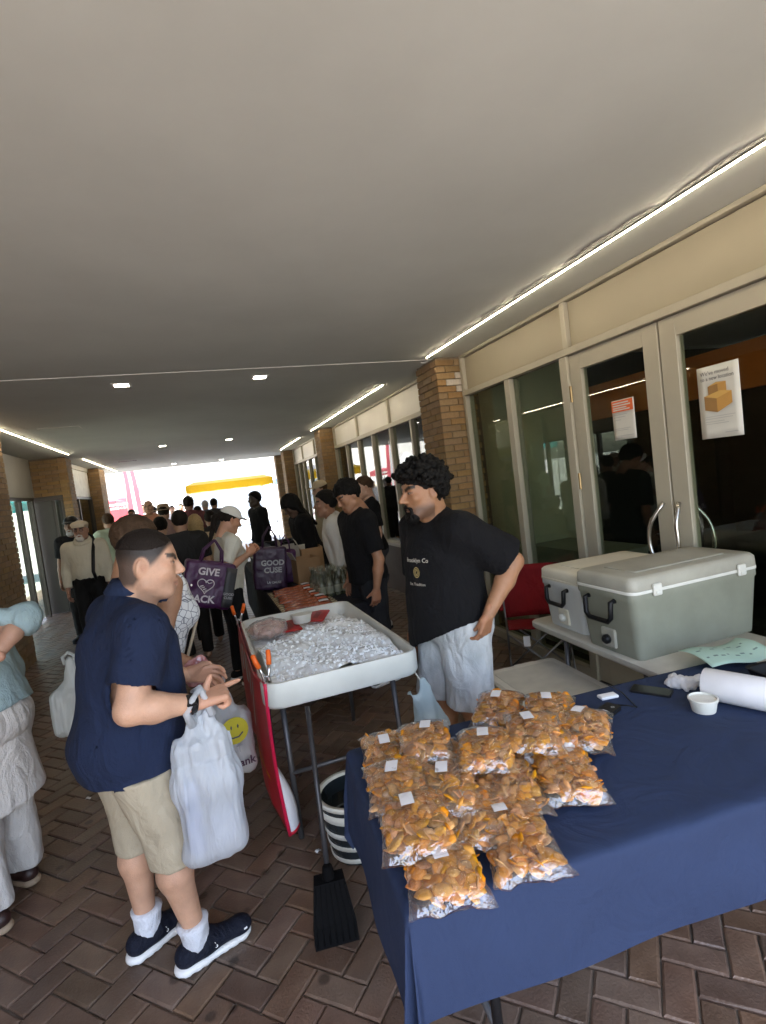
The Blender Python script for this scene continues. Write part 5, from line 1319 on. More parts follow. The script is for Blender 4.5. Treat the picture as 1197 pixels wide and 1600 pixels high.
q0 = Vector((p.x+.052, p.y+.02, .756)); q1 = onz(995, 1105, .757); q2 = onz(972, 1082, .76); q3 = onz(950, 1070, .80)
g = G(); g.tube([q0, q0.lerp(q1, .6)+Vector((0, 0, .003)), q1, q1.lerp(q2, .5), q2, q2.lerp(q3, .6), q3], .0026, 8); o = g.build('charging_cable', m_black, None, True); tag(o, 'thin black charging cable curling up from the power bank', 'cable')
p = onz(950, 1089, .75)
t = thing('card_holder', 'small clear white card holder next to the phone', 'card holder', (p.x, p.y, .7475), R(-10))
g = G(); g.box((-.038, -.02, 0), (.038, .02, .012), bev=.003); g.build('case', mat('card_white', (.72, .74, .77), .3), t)
g = G(); g.box((-.03, -.012, .0122), (.03, .012, .0128)); g.build('card', m_paper, t)
# crumpled white glove / bag, green price sheet, black tray
f = SDF((-.16, -.12, -.03), (.16, .12, .06), .004); rq = random.Random(8)
for i in range(9): f.seg((rq.uniform(-.1, .1), rq.uniform(-.04, .04), 0), (rq.uniform(-.1, .1), rq.uniform(-.04, .04), rq.uniform(0, .02)), .012, .022, .02)
f.plane((0, 0, -.008), (0, 0, -1)); V, F = f.mesh(); V = wrinkle(V, F, .008, (40, 40, 40), 3, 3); p = onz(1082, 1066, .76)
o = obj('crumpled_bag', mesh_data('crumpled_bag', V, F, film('cloudy_plastic', (.9, .9, .9), .15, 1.2, .8, 40, haze=.62, hcol=(.86, .86, .88)), smooth=True), None, (p.x, p.y, .757), (0, 0, R(-15))); tag(o, 'crumpled clear white plastic lying behind the tub', 'plastic bag')
t = thing('price_sheet', 'pale green printed sheet curling over the cooler table', 'paper sheet', (2.12, 1.74, .775), R(-12))
sh_ = lambda a, b: ((a-.5)*.30, (b-.5)*.22, .03*(a-.35)**2*2+.02*math.sin(b*3)+.012*math.sin(a*6))
g = G(); g.sheet(sh_, 12, 10, .0008); g.build('sheet', thin('green_paper', (.50, .70, .60), .2), t, True)
for k in range(16):
    a0_, b0_ = .08+.11*(k % 8), .25+.35*(k//8)+.05*math.sin(k*3); g = G(); g.grid(lambda a, b: tuple(Vector(sh_(a0_+.07*a*(1 if k % 3 else .5), b0_+.045*b))+Vector((0, 0, .0012))), 2, 1); g.build('print_mark', mat('green_ink', (.2, .3, .27), .8), t)
t = thing('black_tray', 'black plastic tray at the right edge beside the green sheet', 'tray', (2.15, 1.42, .75), R(-8))
g = G(); g.loft([rrect(.30, .22, .02, 0), rrect(.33, .25, .025, .05), rrect(.34, .26, .03, .052), rrect(.31, .23, .02, .05), rrect(.28, .2, .02, .01)]); g.build('tray_body', m_black, t)

# ---- carrier bag on the customer's wrist
m_bag = thin('white_carrier', (.76, .80, .84), .45, .28, crinkle=.4, clear=.22, stretch=(1.6, 1.6, .22))
w0 = Vector((-.085, 2.02, 1.045))
t = thing('carrier_bag', 'full white plastic carrier bag hanging from the wrist of the man in navy', 'plastic bag', (w0.x-.035, w0.y, .46))
f = SDF((-.17, -.12, -.03), (.17, .12, .64), .005); H_ = .47
f.box((.012, 0, .17), (.108, .06, .165), .045, .02); f.box((.005, 0, .35), (.095, .045, .1), .03, .08); f.seg((-.07, 0, .02), (.06, 0, .06), .03, .04, .06); f.seg((-.055, 0, .4), (-.01, 0, .52), .034, .016, .05, flat=((0, 1, 0), .5)); f.seg((.05, 0, .4), (.04, 0, .52), .034, .016, .05, flat=((0, 1, 0), .5)); f.seg((.09, 0, .38), (.112, 0, .44), .03, .006, .03, flat=((0, 1, 0), .4))
V, F = f.mesh(); V = relax(V, F, 1); n = vnormals(V, F); ph = np.arctan2(V[:, 1], V[:, 0])
am = .011*np.clip((V[:, 2]-.02)/.3, .25, 1)
V = V+n*(am*(np.sin(V[:, 0]*75+3*fbm(V*5, 2)+V[:, 2]*4)*.55+fbm(V*np.array((26, 26, 3.5)), 3)*.9))[:, None]
obj('bag_body', mesh_data('bag_body', V, F, m_bag, smooth=True), t)
for lo_, hi_, mm in (((-.075, -.03, .03), (-.025, .03, .30), mat('blue_carton', (.10, .14, .35), .5)), ((.005, -.03, .04), (.085, .03, .17), mat('grey_carton', (.35, .37, .45), .5))): g = G(); g.box(lo_, hi_, bev=.006); g.build('contents', mm, t)
for (xa, yo) in ((-.012, -.018), (.04, .016)):
    g = G(); g.tube([(xa, yo*.6, .50), (xa-.012, yo*2.2, .56), (.005, yo*2.4, .605), (.03, yo*.3, .625), (.04, yo*-1.2, .60), (xa+.02, yo*-.6, .52)], [.017, .013, .011, .010, .011, .015], 8); g.build('handle', m_bag, t, True)

# ---- posters on the doors
m_wprint = mat('poster_white', (.62, .61, .55), .6, .02, 4); m_oprint = mat('poster_orange', (.72, .13, .03), .6); m_box1 = mat('print_box_light', (.50, .27, .07), .7); m_box2 = mat('print_box_dark', (.30, .16, .05), .7); m_box3 = mat('print_box_top', (.60, .36, .10), .7)
def poster(lab, y0, y1, z0, z1, x=WX-.034):
    t = thing('poster', lab, 'poster', (x, (y0+y1)/2, (z0+z1)/2), R(-90)); w_, h_ = y0-y1, z1-z0
    g = G(); g.sheet(lambda a, b: ((a-.5)*w_, -.001+.004*math.sin(a*3)*math.sin(b*2.5), (b-.5)*h_), 6, 8, .0008); g.build('sheet', m_wprint, t, True); return t, w_, h_
def flat(t, P_, m, name, e=-.007):
    g = G(); g.add([(x, e, z) for x, z in P_], [tuple(range(len(P_)))]); return g.build(name, m, t)
t, w_, h_ = poster('white notice with an orange heading taped inside the left door', 2.924, 2.731, 1.812, 2.078, WX-.012)
flat(t, [(-w_*.48, h_*.20), (w_*.48, h_*.20), (w_*.48, h_*.48), (-w_*.48, h_*.48)], m_oprint, 'orange_heading')
for i, z in enumerate((.42, .36, .30, .25)): flat(t, [(-w_*.42, z*h_-.004), (w_*(.3, .38, .2, .34)[i], z*h_-.004), (w_*(.3, .38, .2, .34)[i], z*h_+.004), (-w_*.42, z*h_+.004)], m_wprint, 'text_line', -.0085)
for i, z in enumerate((.13, .07, .0, -.22, -.26, -.4)): flat(t, [(-w_*.42, z*h_-.002), (w_*(.2, .1, -.1, .3, .2, .42)[i], z*h_-.002), (w_*(.2, .1, -.1, .3, .2, .42)[i], z*h_+.002), (-w_*.42, z*h_+.002)], m_inkl, 'text_line')
t, w_, h_ = poster("white poster on the right door reading We've moved to a new location above two boxes", 2.262, 2.017, 1.746, 2.142, WX-.012)
text('lettering', "We've moved", .030, m_ink, t, (-w_*.40, -.0085, h_*.40), (R(90), 0, 0), 'LEFT', .0003); text('lettering', "to a new location", .030, m_ink, t, (-w_*.40, -.0085, h_*.325), (R(90), 0, 0), 'LEFT', .0003, sx=.92)
k_ = lambda L: [(x*w_, z*h_) for x, z in L]
flat(t, k_([(-.24, .08), (.0, .03), (.0, .24), (-.24, .22)]), m_box2, 'box_picture'); flat(t, k_([(.0, .03), (.2, .10), (.2, .25), (.0, .24)]), m_box1, 'box_picture'); flat(t, k_([(-.24, .22), (.0, .235), (.2, .25), (-.03, .265)]), m_box3, 'box_picture')
flat(t, k_([(-.34, -.10), (-.04, -.15), (-.04, .04), (-.34, .09)]), m_box2, 'box_picture', -.0085); flat(t, k_([(-.04, -.15), (.32, -.05), (.32, .11), (-.04, .04)]), m_box1, 'box_picture', -.0085); flat(t, k_([(-.34, .09), (-.04, .04), (.32, .11), (.05, .14)]), m_box3, 'box_picture', -.0085)
for i, z in enumerate((-.2, -.23, -.27, -.3)): flat(t, k_([(-.36, z-.004), ((.36, .3, .1, .2)[i], z-.004), ((.36, .3, .1, .2)[i], z+.004), (-.36, z+.004)]), m_inkl, 'text_line')
flat(t, k_([(.1, -.44), (.4, -.44), (.4, -.43), (.1, -.43)]), m_inkl, 'text_line')

# scraps of paper on the paving
for (px, py, lab) in ((432, 1254, 'tiny white paper scrap on the paving under the banner'), (138, 1248, 'tiny white paper scrap on the paving left of the man in navy'), (497, 1330, 'tiny white paper scrap on the paving beside the dustpan')):
    p = onz(px, py, .004); g = G(); g.sheet(lambda a, b: ((a-.5)*.03, (b-.5)*.018, .004*math.sin(a*5)+.003*b), 4, 3, .0006); o = g.build('paper_scrap', m_paper, None, True, (p.x, p.y, .007), (0, 0, px)); tag(o, lab, 'litter', 'scraps on the paving')
# ================================================================== PEOPLE BEHIND
m_tee_w = cloth('white_tee', (.62, .60, .52), .04, .9, .3, 300); m_leg_b = cloth('black_leggings', (.008, .008, .009), .1)
m_purple = mat('purple_nylon', (.06, .010, .065), .45, .12, 6, bump=.25, bscale=40); m_dgrey = mat('dark_grey_nylon', (.045, .045, .05), .5, .1, 6, bump=.2, bscale=40)
m_lbl = mat('pale_print', (.68, .62, .66), .6); m_lblg = mat('grey_print', (.36, .35, .36), .6)
ARMF = lambda s_, e, w_, d, n, c=.5: (np.array(e), np.array(w_), np.array(d), np.array(n), (c*.6, c, c, c, c))
# woman in the white cap with the shoulder bag
loc, hd = (.16, 5.2, 0), -78
WL = lambda p: w2l(loc, hd, p)
P, J = person('woman in a white baseball cap and white T-shirt looking down at her hands', loc, hd, 1.66, .009, skin=(.50, .27, .17), lean=6, wide=1.0, deep=1.05, bust=.02, seed=12, head_pitch=-24, head_yaw=6,
    feet={'R': (.12, .05), 'L': (-.1, .0)}, armR=ARMF('R', WL((.12, 4.93, 1.10)), WL((.36, 5.03, 1.22)), dl(hd, (.6, .35, .5)), dl(hd, (-.3, .9, 0)), .8), armL=ARMF('L', WL((.22, 5.42, 1.10)), WL((.42, 5.2, 1.22)), dl(hd, (.4, -.6, .5)), dl(hd, (-.3, -.9, 0)), .8),
    shirt=dict(m=m_tee_w, name='t_shirt', ease=.016, hem=.90, sleeve=.72, cuff=.065, amp=.008), bottom=dict(m=m_leg_b, name='leggings', hem=.1, ease=.010, amp=.003), shoes=dict(m=m_leg_b, sole=m_sole),
    hair=dict(kind='pony', m=m_hair_dark, len=.36, zs=(-.075, -.05, -.0, .035, .05, .06)), cap=mat('cap_white', (.70, .69, .65), .8, .03))
def tote(lab, c, rz, roll, w_, h_, d_, m, lines, grp=None, panel=None):
    t = thing('tote_bag', lab, 'bag', c, rz, grp); t.rotation_euler = (0, roll, rz)
    f = SDF((-w_*.65, -d_*1.2, -h_*.65), (w_*.65, d_*1.2, h_*.65), .008); f.box((0, 0, 0), (w_/2, d_/2, h_/2), .03, 0); V, F = f.mesh(); V = wrinkle(V, F, .010, (12, 12, 9), 3, len(lab)); 
    bo = obj('bag_body', mesh_data('bag_body', V, F, m, smooth=True), t)
    for s_ in (-1, 1):
        g = G(); g.tube([(-w_*.22, s_*d_*.3, h_*.46), (-w_*.18, s_*d_*.3, h_*.75), (0, s_*d_*.25, h_*.98), (w_*.18, s_*d_*.3, h_*.75), (w_*.22, s_*d_*.3, h_*.46)], .009, 6); g.build('handle', m, t, True)
    if panel: g = G(); g.sheet(lambda a, b: (w_*(panel[0]+(panel[1]-panel[0])*a), -d_/2-.014-.004*math.sin(a*5), h_*(-.44+.86*b)), 6, 6, -.002); g.build('side_panel', m_dgrey, t, True)
    for (s_, x, z, sz, mm, bo_) in lines: text('lettering', s_, sz, mm, t, (x, -d_/2-.02, z), (R(90), 0, 0), 'CENTER', .0008, bo_)
    return t
c = ony(324, 912, 4.92)
t = tote('purple tote bag reading GIVE BACK on the shoulder of the woman in the cap', (c.x, 4.88, c.z), R(8), R(17), .42, .40, .16, m_purple, (('GIVE', -.02, .115, .085, m_lbl, .0025), ('BACK', -.05, -.12, .085, m_lbl, .0025), ('GOOD', .172, -.06, .030, m_lblg, .001), ('CUSE', .172, -.092, .030, m_lblg, .001)), panel=(.30, .52))
# heart shaped handshake outline
def heart(a): x = 16*math.sin(a)**3; y = 13*math.cos(a)-5*math.cos(2*a)-2*math.cos(3*a)-math.cos(4*a); return (x*.0043-.03, -.102, y*.0043+.0)
g = G(); g.tube([heart(i*2*math.pi/36) for i in range(36)], .0042, 6, closed=True); g.build('heart_outline', m_lbl, t, True)
for k in range(4): g = G(); g.tube([(-.075+k*.014, -.103, -.012-k*.013), (-.05+k*.014, -.105, -.002-k*.012)], .0055, 6); g.build('finger_line', m_lbl, t, True)
g = G(); g.tube([(-.03, -.104, .04), (-.005, -.104, .018), (.02, -.104, .03)], .0045, 6); g.build('thumb_line', m_lbl, t, True)
# bare shouldered woman half hidden behind the customer
loc, hd = (-.33, 2.88, 0), -80
WL = lambda p: w2l(loc, hd, p)
m_pat = mat('patterned_cotton', (.62, .63, .64), .8, .04, 5, bump=.2, bscale=200)
def pattern(m):
    nt = m.node_tree; L = nt.links.new; p = nt.nodes['Principled BSDF']; src = p.inputs['Base Color'].links[0].from_socket
    tc = _nn(nt, 'ShaderNodeTexCoord'); v = _nn(nt, 'ShaderNodeTexVoronoi', feature='DISTANCE_TO_EDGE'); v.inputs['Scale'].default_value = 30; L(tc.outputs['Object'], v.inputs[0])
    mr = _nn(nt, 'ShaderNodeMapRange'); mr.inputs[1].default_value = .03; mr.inputs[2].default_value = .06; mr.inputs[3].default_value = 1; mr.inputs[4].default_value = 0; L(v.outputs[0], mr.inputs[0])
    mx = _nn(nt, 'ShaderNodeMix', data_type='RGBA'); mx.inputs[7].default_value = (.14, .15, .18, 1); L(mr.outputs[0], mx.inputs[0]); L(src, mx.inputs[6]); L(mx.outputs[2], p.inputs['Base Color'])
pattern(m_pat)
P, J = person('bare shouldered woman in a patterned white top half hidden behind the man in navy', loc, hd, 1.72, .009, skin=(.36, .19, .11), lean=15, wide=1.0, bust=.02, seed=15, head_yaw=0, head_pitch=-12, head=WL((-.315, 2.87, 1.59)), feet={'R': WL((-.24, 2.76, 0))[:2], 'L': WL((-.42, 2.96, 0))[:2]},
    armR=ARMF('R', WL((-.27, 2.66, 1.06)), WL((-.07, 2.72, .93)), dl(hd, (.3, -.1, -.9)), dl(hd, (-.8, .5, 0)), 1.0), armL=ARMF('L', WL((-.40, 3.08, 1.10)), WL((-.60, 2.95, .98)), dl(hd, (-.3, 0, -1)), dl(hd, (.9, 0, 0)), 1.0),
    shirt=dict(m=m_pat, name='sleeveless_top', ease=.012, hem=.88, sleeveless=True, strap=True, nw=.11, nd=.1, nh=.1, nfwd=.05), bottom=dict(m=cloth('brown_skirt', (.10, .06, .045)), name='skirt', hem=.62, ease=.02, skirt=.24), shoes=dict(m=mat('tan_sandal', (.20, .09, .05), .6), sole=mat('sandal_sole', (.12, .06, .04), .7)),
    hair=dict(kind='short', m=m_hair_brown, th=.013, zs=(-.09, -.08, -.05, .0, .055, .075)))
g = G(); g.tube([J['ups']((-.14, -.06, 1.46)), J['ups']((-.08, .11, 1.40)), J['ups']((.04, .17, 1.25)), J['ups']((.17, .12, 1.06))], .0075, 8); g.build('shoulder_strap', mat('beige_strap', (.36, .29, .2), .6), P, True)
g = G(); g.lathe([(.0001, -.008), (.007, 0), (.0001, .008)], tuple(J['ups']((.0, .125, 1.40))), 8); g.build('pendant', mat('pearl', (.8, .78, .74), .2), P, True)
# packet of red meat in her hand, smiley carrier bag and the pale bag beyond
f = SDF((-.1, -.06, -.1), (.1, .06, .1), .006); f.ell((0, 0, 0), (.075, .03, .07), 0); V, F = f.mesh(); V = wrinkle(V, F, .01, (30, 30, 30), 3, 3); p = ony(308, 1048, 2.66)
o = obj('meat_packet', mesh_data('meat_packet', V, F, mat('packed_meat', (.36, .10, .09), .2, .3, 30, col2=(.62, .36, .36), coat=.6), smooth=True), None, p); tag(o, 'small packet of red meat held behind the pointing hand', 'food packet')
def carrier(lab, p, w_, h_, m, seed, rz=0):
    t = thing('carrier_bag', lab, 'plastic bag', p, rz); f = SDF((-w_*.7, -.1, -.05), (w_*.7, .1, h_*1.1), .007)
    f.box((0, 0, h_*.32), (w_/2, .05, h_*.32), .04, 0); f.seg((0, 0, h_*.5), (0, 0, h_*.98), w_*.3, .018, .05, flat=((0, 1, 0), .4)); V, F = f.mesh(); V = wrinkle(V, F, .014, (18, 18, 6), 3, seed); obj('bag_body', mesh_data('bag_body', V, F, m, smooth=True), t)
    g = G(); g.tube([(-.02, 0, h_*.95), (-.025, 0, h_*1.05), (.0, 0, h_*1.1), (.025, 0, h_*1.05), (.02, 0, h_*.95)], .009, 6); g.build('handle', m, t, True)
    return t
p = ony(375, 1205, 2.72)
t = carrier('white carrier bag printed with a yellow face and the word Thank behind the pointing man', (p.x-.035, 2.74, p.z-.02), .25, .50, thin('white_carrier2', (.60, .60, .58), .3, crinkle=.3, stretch=(1.5, 1.5, .3)), 5, R(10))
g = G(); g.lathe([(.0001, 0), (.066, 0), (.066, .004), (.0001, .004)], n=24, M=Matrix.Translation((.025, -.075, .25)) @ Matrix.Rotation(math.pi/2, 4, 'X')); g.build('yellow_disc', mat('print_yellow', (.62, .52, .03), .5), t)
g = G(); g.tube([(-.015, -.081, .235), (.01, -.082, .218), (.04, -.082, .218), (.062, -.081, .235)], .004, 6); g.build('smile_line', m_ink, t, True)
for x in (.01, .042): g = G(); g.lathe([(.0001, -.012), (.005, 0), (.0001, .012)], (x, -.08, .27), 8); g.build('eye_mark', m_ink, t, True)
text('lettering', 'Thank', .055, mat('ink_purple', (.06, .02, .05), .6), t, (.035, -.082, .085), (R(90), 0, 0), 'CENTER', .0008, .001); text('lettering', 'AT', .05, m_inkl, t, (.02, -.08, .155), (R(90), 0, 0), 'CENTER', .0008)
p = ony(118, 1140, 2.88)
carrier('pale plastic carrier bag showing behind the back of the man in navy', (p.x+.02, 2.88, p.z-.02), .22, .36, thin('grey_carrier', (.50, .52, .49), .35, crinkle=.3, stretch=(1.5, 1.5, .3)), 8)
# elderly man in a cream cap and his neighbour in a black cap
m_cream_s = cloth('cream_shirt', (.66, .60, .47), .05, .9, .3, 250); m_dkt = cloth('dark_trousers', (.012, .011, .011), .1)
P, J = person('elderly man in a white shirt and pale flat cap walking towards the camera', (-1.42, 7.5, 0), 176, 1.70, .012, skin=(.40, .22, .15), lean=2, wide=1.06, belly=.02, seed=21, shirt=dict(m=m_cream_s, ease=.018, hem=.98, sleeve=1.85, cuff=.058, wrist=.05, collar=m_cream_s, amp=.008), bottom=dict(m=m_dkt, hem=.06, ease=.012, high=True), shoes=dict(m=m_black, sole=m_black), flatcap=mat('cap_cream', (.62, .54, .42), .8, .08), hair=dict(kind='short', m=m_hair_grey, th=.004), beard=mat('beard_white', (.6, .57, .53), .7))
g = G(); g.tube([J['ups']((-.13, .02, 1.50)), J['ups']((-.13, .14, 1.35)), J['ups']((-.1, .16, 1.1)), J['ups']((-.12, .16, 1.0))], .02, 8); g.build('bag_strap', m_black, P, True)
HM = J['HM']
for s_ in (-1, 1): g = G(); g.tube([(s_*.034+.02*math.cos(a), .1, .004+.016*math.sin(a)) for a in [i*.5236 for i in range(12)]], .0025, 6, closed=True); o = g.build('glasses_rim', m_black, P, True); o.matrix_local = HM
person('man in a black cap and dark shirt standing behind the elderly man', (-1.72, 8.5, 0), 170, 1.76, .014, skin=(.28, .15, .09), seed=22, shirt=dict(m=m_blackt, ease=.016, hem=.92, sleeve=.75), bottom=dict(m=m_dkt, hem=.06), cap=m_black, beard=mat('face_mask', (.5, .5, .5), .8), shoes=dict(m=m_black, sole=m_black))
# person at the left edge of the picture
m_ltblue = cloth('pale_blue_linen', (.30, .40, .42), .08, .9, .4, 200); m_linen = cloth('off_white_linen', (.56, .53, .50), .08, .9, .4, 200, 4)
loc, hd = (-1.06, 2.88, 0), 60
WL = lambda p: w2l(loc, hd, p)
el = ony(66, 958, 2.72)
person('person in a pale blue shirt and wide off white trousers cut by the left edge', loc, hd, 1.62, .0095, skin=(.44, .25, .17), lean=14, wide=1.1, deep=1.1, seed=25, feet={'R': WL((-1.06, 3.02, 0))[:2], 'L': WL((-1.10, 2.72, 0))[:2]},
    armL=ARMF('L', WL((-.80, 2.74, 1.335)), WL((-.90, 2.62, 1.20)), dl(hd, (-.9, .1, -.4)), dl(hd, (0, .9, 0)), .7), shirt=dict(m=m_ltblue, ease=.03, hem=.90, sleeve=1.25, cuff=.068, wrist=.058, box=.04, amp=.012), bottom=dict(m=m_linen, hem=.10, ease=.03, flare=.02, amp=.012, high=True), over=dict(m=m_linen, hem=.50, r=.215), shoes=dict(m=mat('brown_shoe', (.03, .012, .010), .5), sole=mat('tan_sole', (.3, .22, .15), .7)), hair=dict(kind='short', m=m_hair_grey))
# stallholders behind the second table
P, J = person('young man in a black T-shirt looking down behind the second table', (1.29, 4.40, 0), 97, 1.765, .009, skin=(.34, .17, .095), lean=5, wide=1.0, seed=31, head_pitch=-26, head_yaw=3, armr=1.05, armL=ARMF('L', np.array((-.27, -.0, 1.10)), np.array((-.26, .05, .86)), (0, .15, -1), (1, 0, 0), .4), feet={'R': (.1, .05), 'L': (-.1, -.05)},
    shirt=dict(m=m_blackt, name='t_shirt', ease=.022, hem=.90, sleeve=.8, cuff=.075, box=.015, amp=.008), bottom=dict(m=cloth('charcoal_shorts', (.016, .017, .02), .1), name='shorts', hem=.46, ease=.03, flare=.02), shoes=dict(m=m_black, sole=m_sole), hair=dict(kind='short', m=m_hair_black, th=.022, ys=(-.12, -.05, -.02, .03, .06, .1), zs=(-.06, -.045, .0, .03, .05, .055), amp=.008))
p = ony(535, 840, 5.1); person('person in a loose white long sleeved top partly hidden behind the young man', (p.x-.0, 5.1, 0), 80, 1.70, .013, skin=(.30, .16, .1), lean=8, seed=33, shirt=dict(m=cloth('white_fleece', (.60, .58, .53), .04), ease=.03, hem=.86, sleeve=1.9, cuff=.07), bottom=dict(m=m_dkt, hem=.06), shoes=dict(m=m_black, sole=m_sole), hair=dict(kind='short', m=m_hair_black, th=.018))
person('man with cropped brown hair in a black T-shirt by the shop windows', (1.86, 5.95, 0), 84, 1.80, .012, skin=(.50, .30, .21), wide=1.02, seed=35, head_pitch=-8, shirt=dict(m=m_blackt, name='t_shirt', ease=.018, hem=.92, sleeve=.8, cuff=.075), bottom=dict(m=cloth('grey_shorts', (.05, .05, .055), .1), name='shorts', hem=.5, ease=.02), shoes=dict(m=mat('white_trainer', (.6, .6, .6), .6), sole=m_black), hair=dict(kind='short', m=m_hair_brown, th=.006))
p = ony(488, 850, 6.4); person('woman with long black hair in black bending over the table', (p.x, 6.4, 0), 95, 1.70, .012, skin=(.10, .055, .035), lean=14, seed=37, head_pitch=-35, shirt=dict(m=m_blackt, ease=.03, hem=.88, sleeve=1.9, cuff=.07, box=.02), bottom=dict(m=m_dkt, hem=.06, ease=.03), shoes=dict(m=m_black, sole=m_black), hair=dict(kind='long', m=m_hair_black, len=.36, th=.03, zs=(-.1, -.1, -.08, -.04, .03, .05)))
p = ony(497, 800, 7.8); person('man in a tan cap and tan shirt by the far column', (p.x+.1, 7.8, 0), 92, 1.83, .014, skin=(.42, .25, .17), seed=39, head_pitch=-10, shirt=dict(m=cloth('tan_shirt', (.34, .27, .18)), ease=.02, hem=.92, sleeve=.8), bottom=dict(m=m_dkt, hem=.06), cap=mat('cap_tan', (.46, .37, .25), .8), shoes=dict(m=m_black, sole=m_black), hair=dict(kind='short', m=m_hair_brown))
p = ony(404, 810, 9.6); person('dark figure in black beside the yellow edged canopy', (p.x, 9.6, 0), 110, 1.79, .014, skin=(.05, .03, .02), seed=41, shirt=dict(m=m_blackt, ease=.02, hem=.9, sleeve=1.9), bottom=dict(m=m_dkt, hem=.06), hair=dict(kind='short', m=m_hair_black, th=.02), shoes=dict(m=m_black, sole=m_black))
# ------------------------------------------------------------------ the crowd towards the sunny end
def crowd(lab, px, top, Y, hd, col, skin=(.4, .23, .15), hair='short', hm=None, **k):
    a = ony(px, top, Y); h_ = min(1.9, max(1.45, a.z))
    person(lab, (a.x, Y, 0), hd, h_, .017, skin=skin, eyes=False, seed=int(px), group='crowd in the passage', shirt=dict(m=cloth('crowd_%d' % px, tuple(c*1.35+.008 for c in col)), ease=.02, hem=.92*h_/1.75, sleeve=k.pop('sleeve', .8), sleeveless=k.pop('bare', False)), bottom=dict(m=k.pop('bm', m_dkt), hem=.06), hair=(dict(kind=hair, m=hm or m_hair_dark, th=.014) if hair else None), **k)
crowd('bald man in a rust coloured shirt in the far crowd', 231, 783, 11.5, 175, (.30, .13, .08), hair=None)
crowd('person in a bright blue shirt far off in the crowd', 239, 792, 17, 0, (.05, .10, .55))
crowd('person in a wide brimmed hat in the crowd', 254, 790, 9.5, 0, (.24, .15, .14), brimhat=mat('hat_straw', (.40, .29, .2), .8))
crowd('dark haired person just beyond the head of the man in navy', 249, 810, 7.0, 10, (.20, .17, .17), hm=m_hair_black)
crowd('man in black with short dark hair seen from behind', 279, 800, 6.3, 5, (.012, .012, .013), hm=m_hair_dark, wide=1.1)
crowd('tall person in dark red in the middle of the crowd', 293, 777, 10.5, 0, (.10, .03, .035), skin=(.25, .13, .09))
crowd('blond woman with long hair seen from behind', 303, 806, 6.9, 5, (.40, .31, .2), hair='long', hm=m_hair_blond)
crowd('dark haired man in black beside the blond woman', 327, 800, 8.2, 0, (.02, .018, .02))
crowd('backlit man with grey hair far off by the canopy', 320, 783, 15, 20, (.05, .05, .06), hm=m_hair_grey)
crowd('backlit man beside the grey haired one under the canopy', 333, 780, 14.2, -15, (.03, .03, .035))
crowd('person in a dark top between the tall one and the blond woman', 308, 792, 12.5, 0, (.09, .05, .06))
crowd('person with a pale green backpack near the left window', 168, 804, 9.8, 20, (.30, .36, .28), hm=m_hair_brown)
crowd('person in white walking at the far left of the crowd', 205, 797, 15.5, 180, (.5, .5, .5))
crowd('person in grey in the sun beyond the crowd', 268, 791, 19.5, 180, (.35, .33, .33))
crowd('person in a pink top in the sun beyond the crowd', 282, 788, 21, 180, (.5, .25, .25))
crowd('person in a pale shirt in the sun near the flag', 222, 789, 22, 180, (.5, .48, .4))
# ================================================================== SECOND TABLE
m_dcloth = cloth('black_tablecloth', (.012, .012, .016), .1, .8, .2, 200)
t = thing('market_table', 'long dark covered market table beyond the ice tray', 'table', (.90, 6.3, 0))
g = G(); g.loft([rrect(.80, 4.16, .04, .12), rrect(.79, 4.14, .04, .74), rrect(.78, 4.12, .03, .75)]); o = g.build('black_cloth', m_dcloth, t); smooth_angle(o)
for sx in (-1, 1):
    for sy in (-1, 1): leg_tube(t, (sx*.33, sy*1.95, 0), (sx*.33, sy*1.95, .74))
m_ging = mat('gingham', (.6, .55, .4), .8)
nt = m_ging.node_tree; ck = _nn(nt, 'ShaderNodeTexChecker'); ck.inputs['Scale'].default_value = 26; ck.inputs[1].default_value = (.62, .55, .36, 1); ck.inputs[2].default_value = (.22, .14, .07, 1)
tc = _nn(nt, 'ShaderNodeTexCoord'); nt.links.new(tc.outputs['Object'], ck.inputs[0]); nt.links.new(ck.outputs[0], nt.nodes['Principled BSDF'].inputs['Base Color'])
g = G(); g.sheet(lambda a, b: ((a-.5)*.48, (b-.5)*1.1, .004*math.sin(a*7)*math.sin(b*9)), 10, 14, .003); o = g.build('gingham_cloth', m_ging, None, True); o.location = (.76, 4.86, .757); tag(o, 'gingham cloth under the row of red jerky packs', 'cloth')
m_jerk = mat('jerky_red', (.26, .05, .02), .25, .3, 20, bump=.3, bscale=40, col2=(.40, .11, .04), coat=.5); m_jlab = mat('orange_label', (.75, .15, .05), .5)
for i in range(9):
    y = 4.42+i*.115; t = thing('jerky_pack', 'flat pack of dark red jerky on the gingham cloth, %s from the near end' % ('first', 'second', 'third', 'fourth', 'fifth', 'sixth', 'seventh', 'eighth', 'ninth')[i], 'food pack', (.745+.01*(i % 3), y, .77), R(4*(i % 3)-4), 'jerky packs on the gingham cloth')
    g = G(); g.sheet(lambda a, b: ((a-.5)*.40, (b-.5)*.095, .022*math.sin(math.pi*b)**.7*math.sin(math.pi*min(1, max(0, a)))**.3+.004*math.sin(a*19+i)), 16, 6, .006); g.build('pack', m_jerk, t, True)
    g = G(); g.sheet(lambda a, b: (.09+.08*a, -.035+.07*b, .026+.004*math.sin(a*3)), 4, 3, .001); g.build('pack_label', m_jlab if i % 2 else m_paper, t, True)
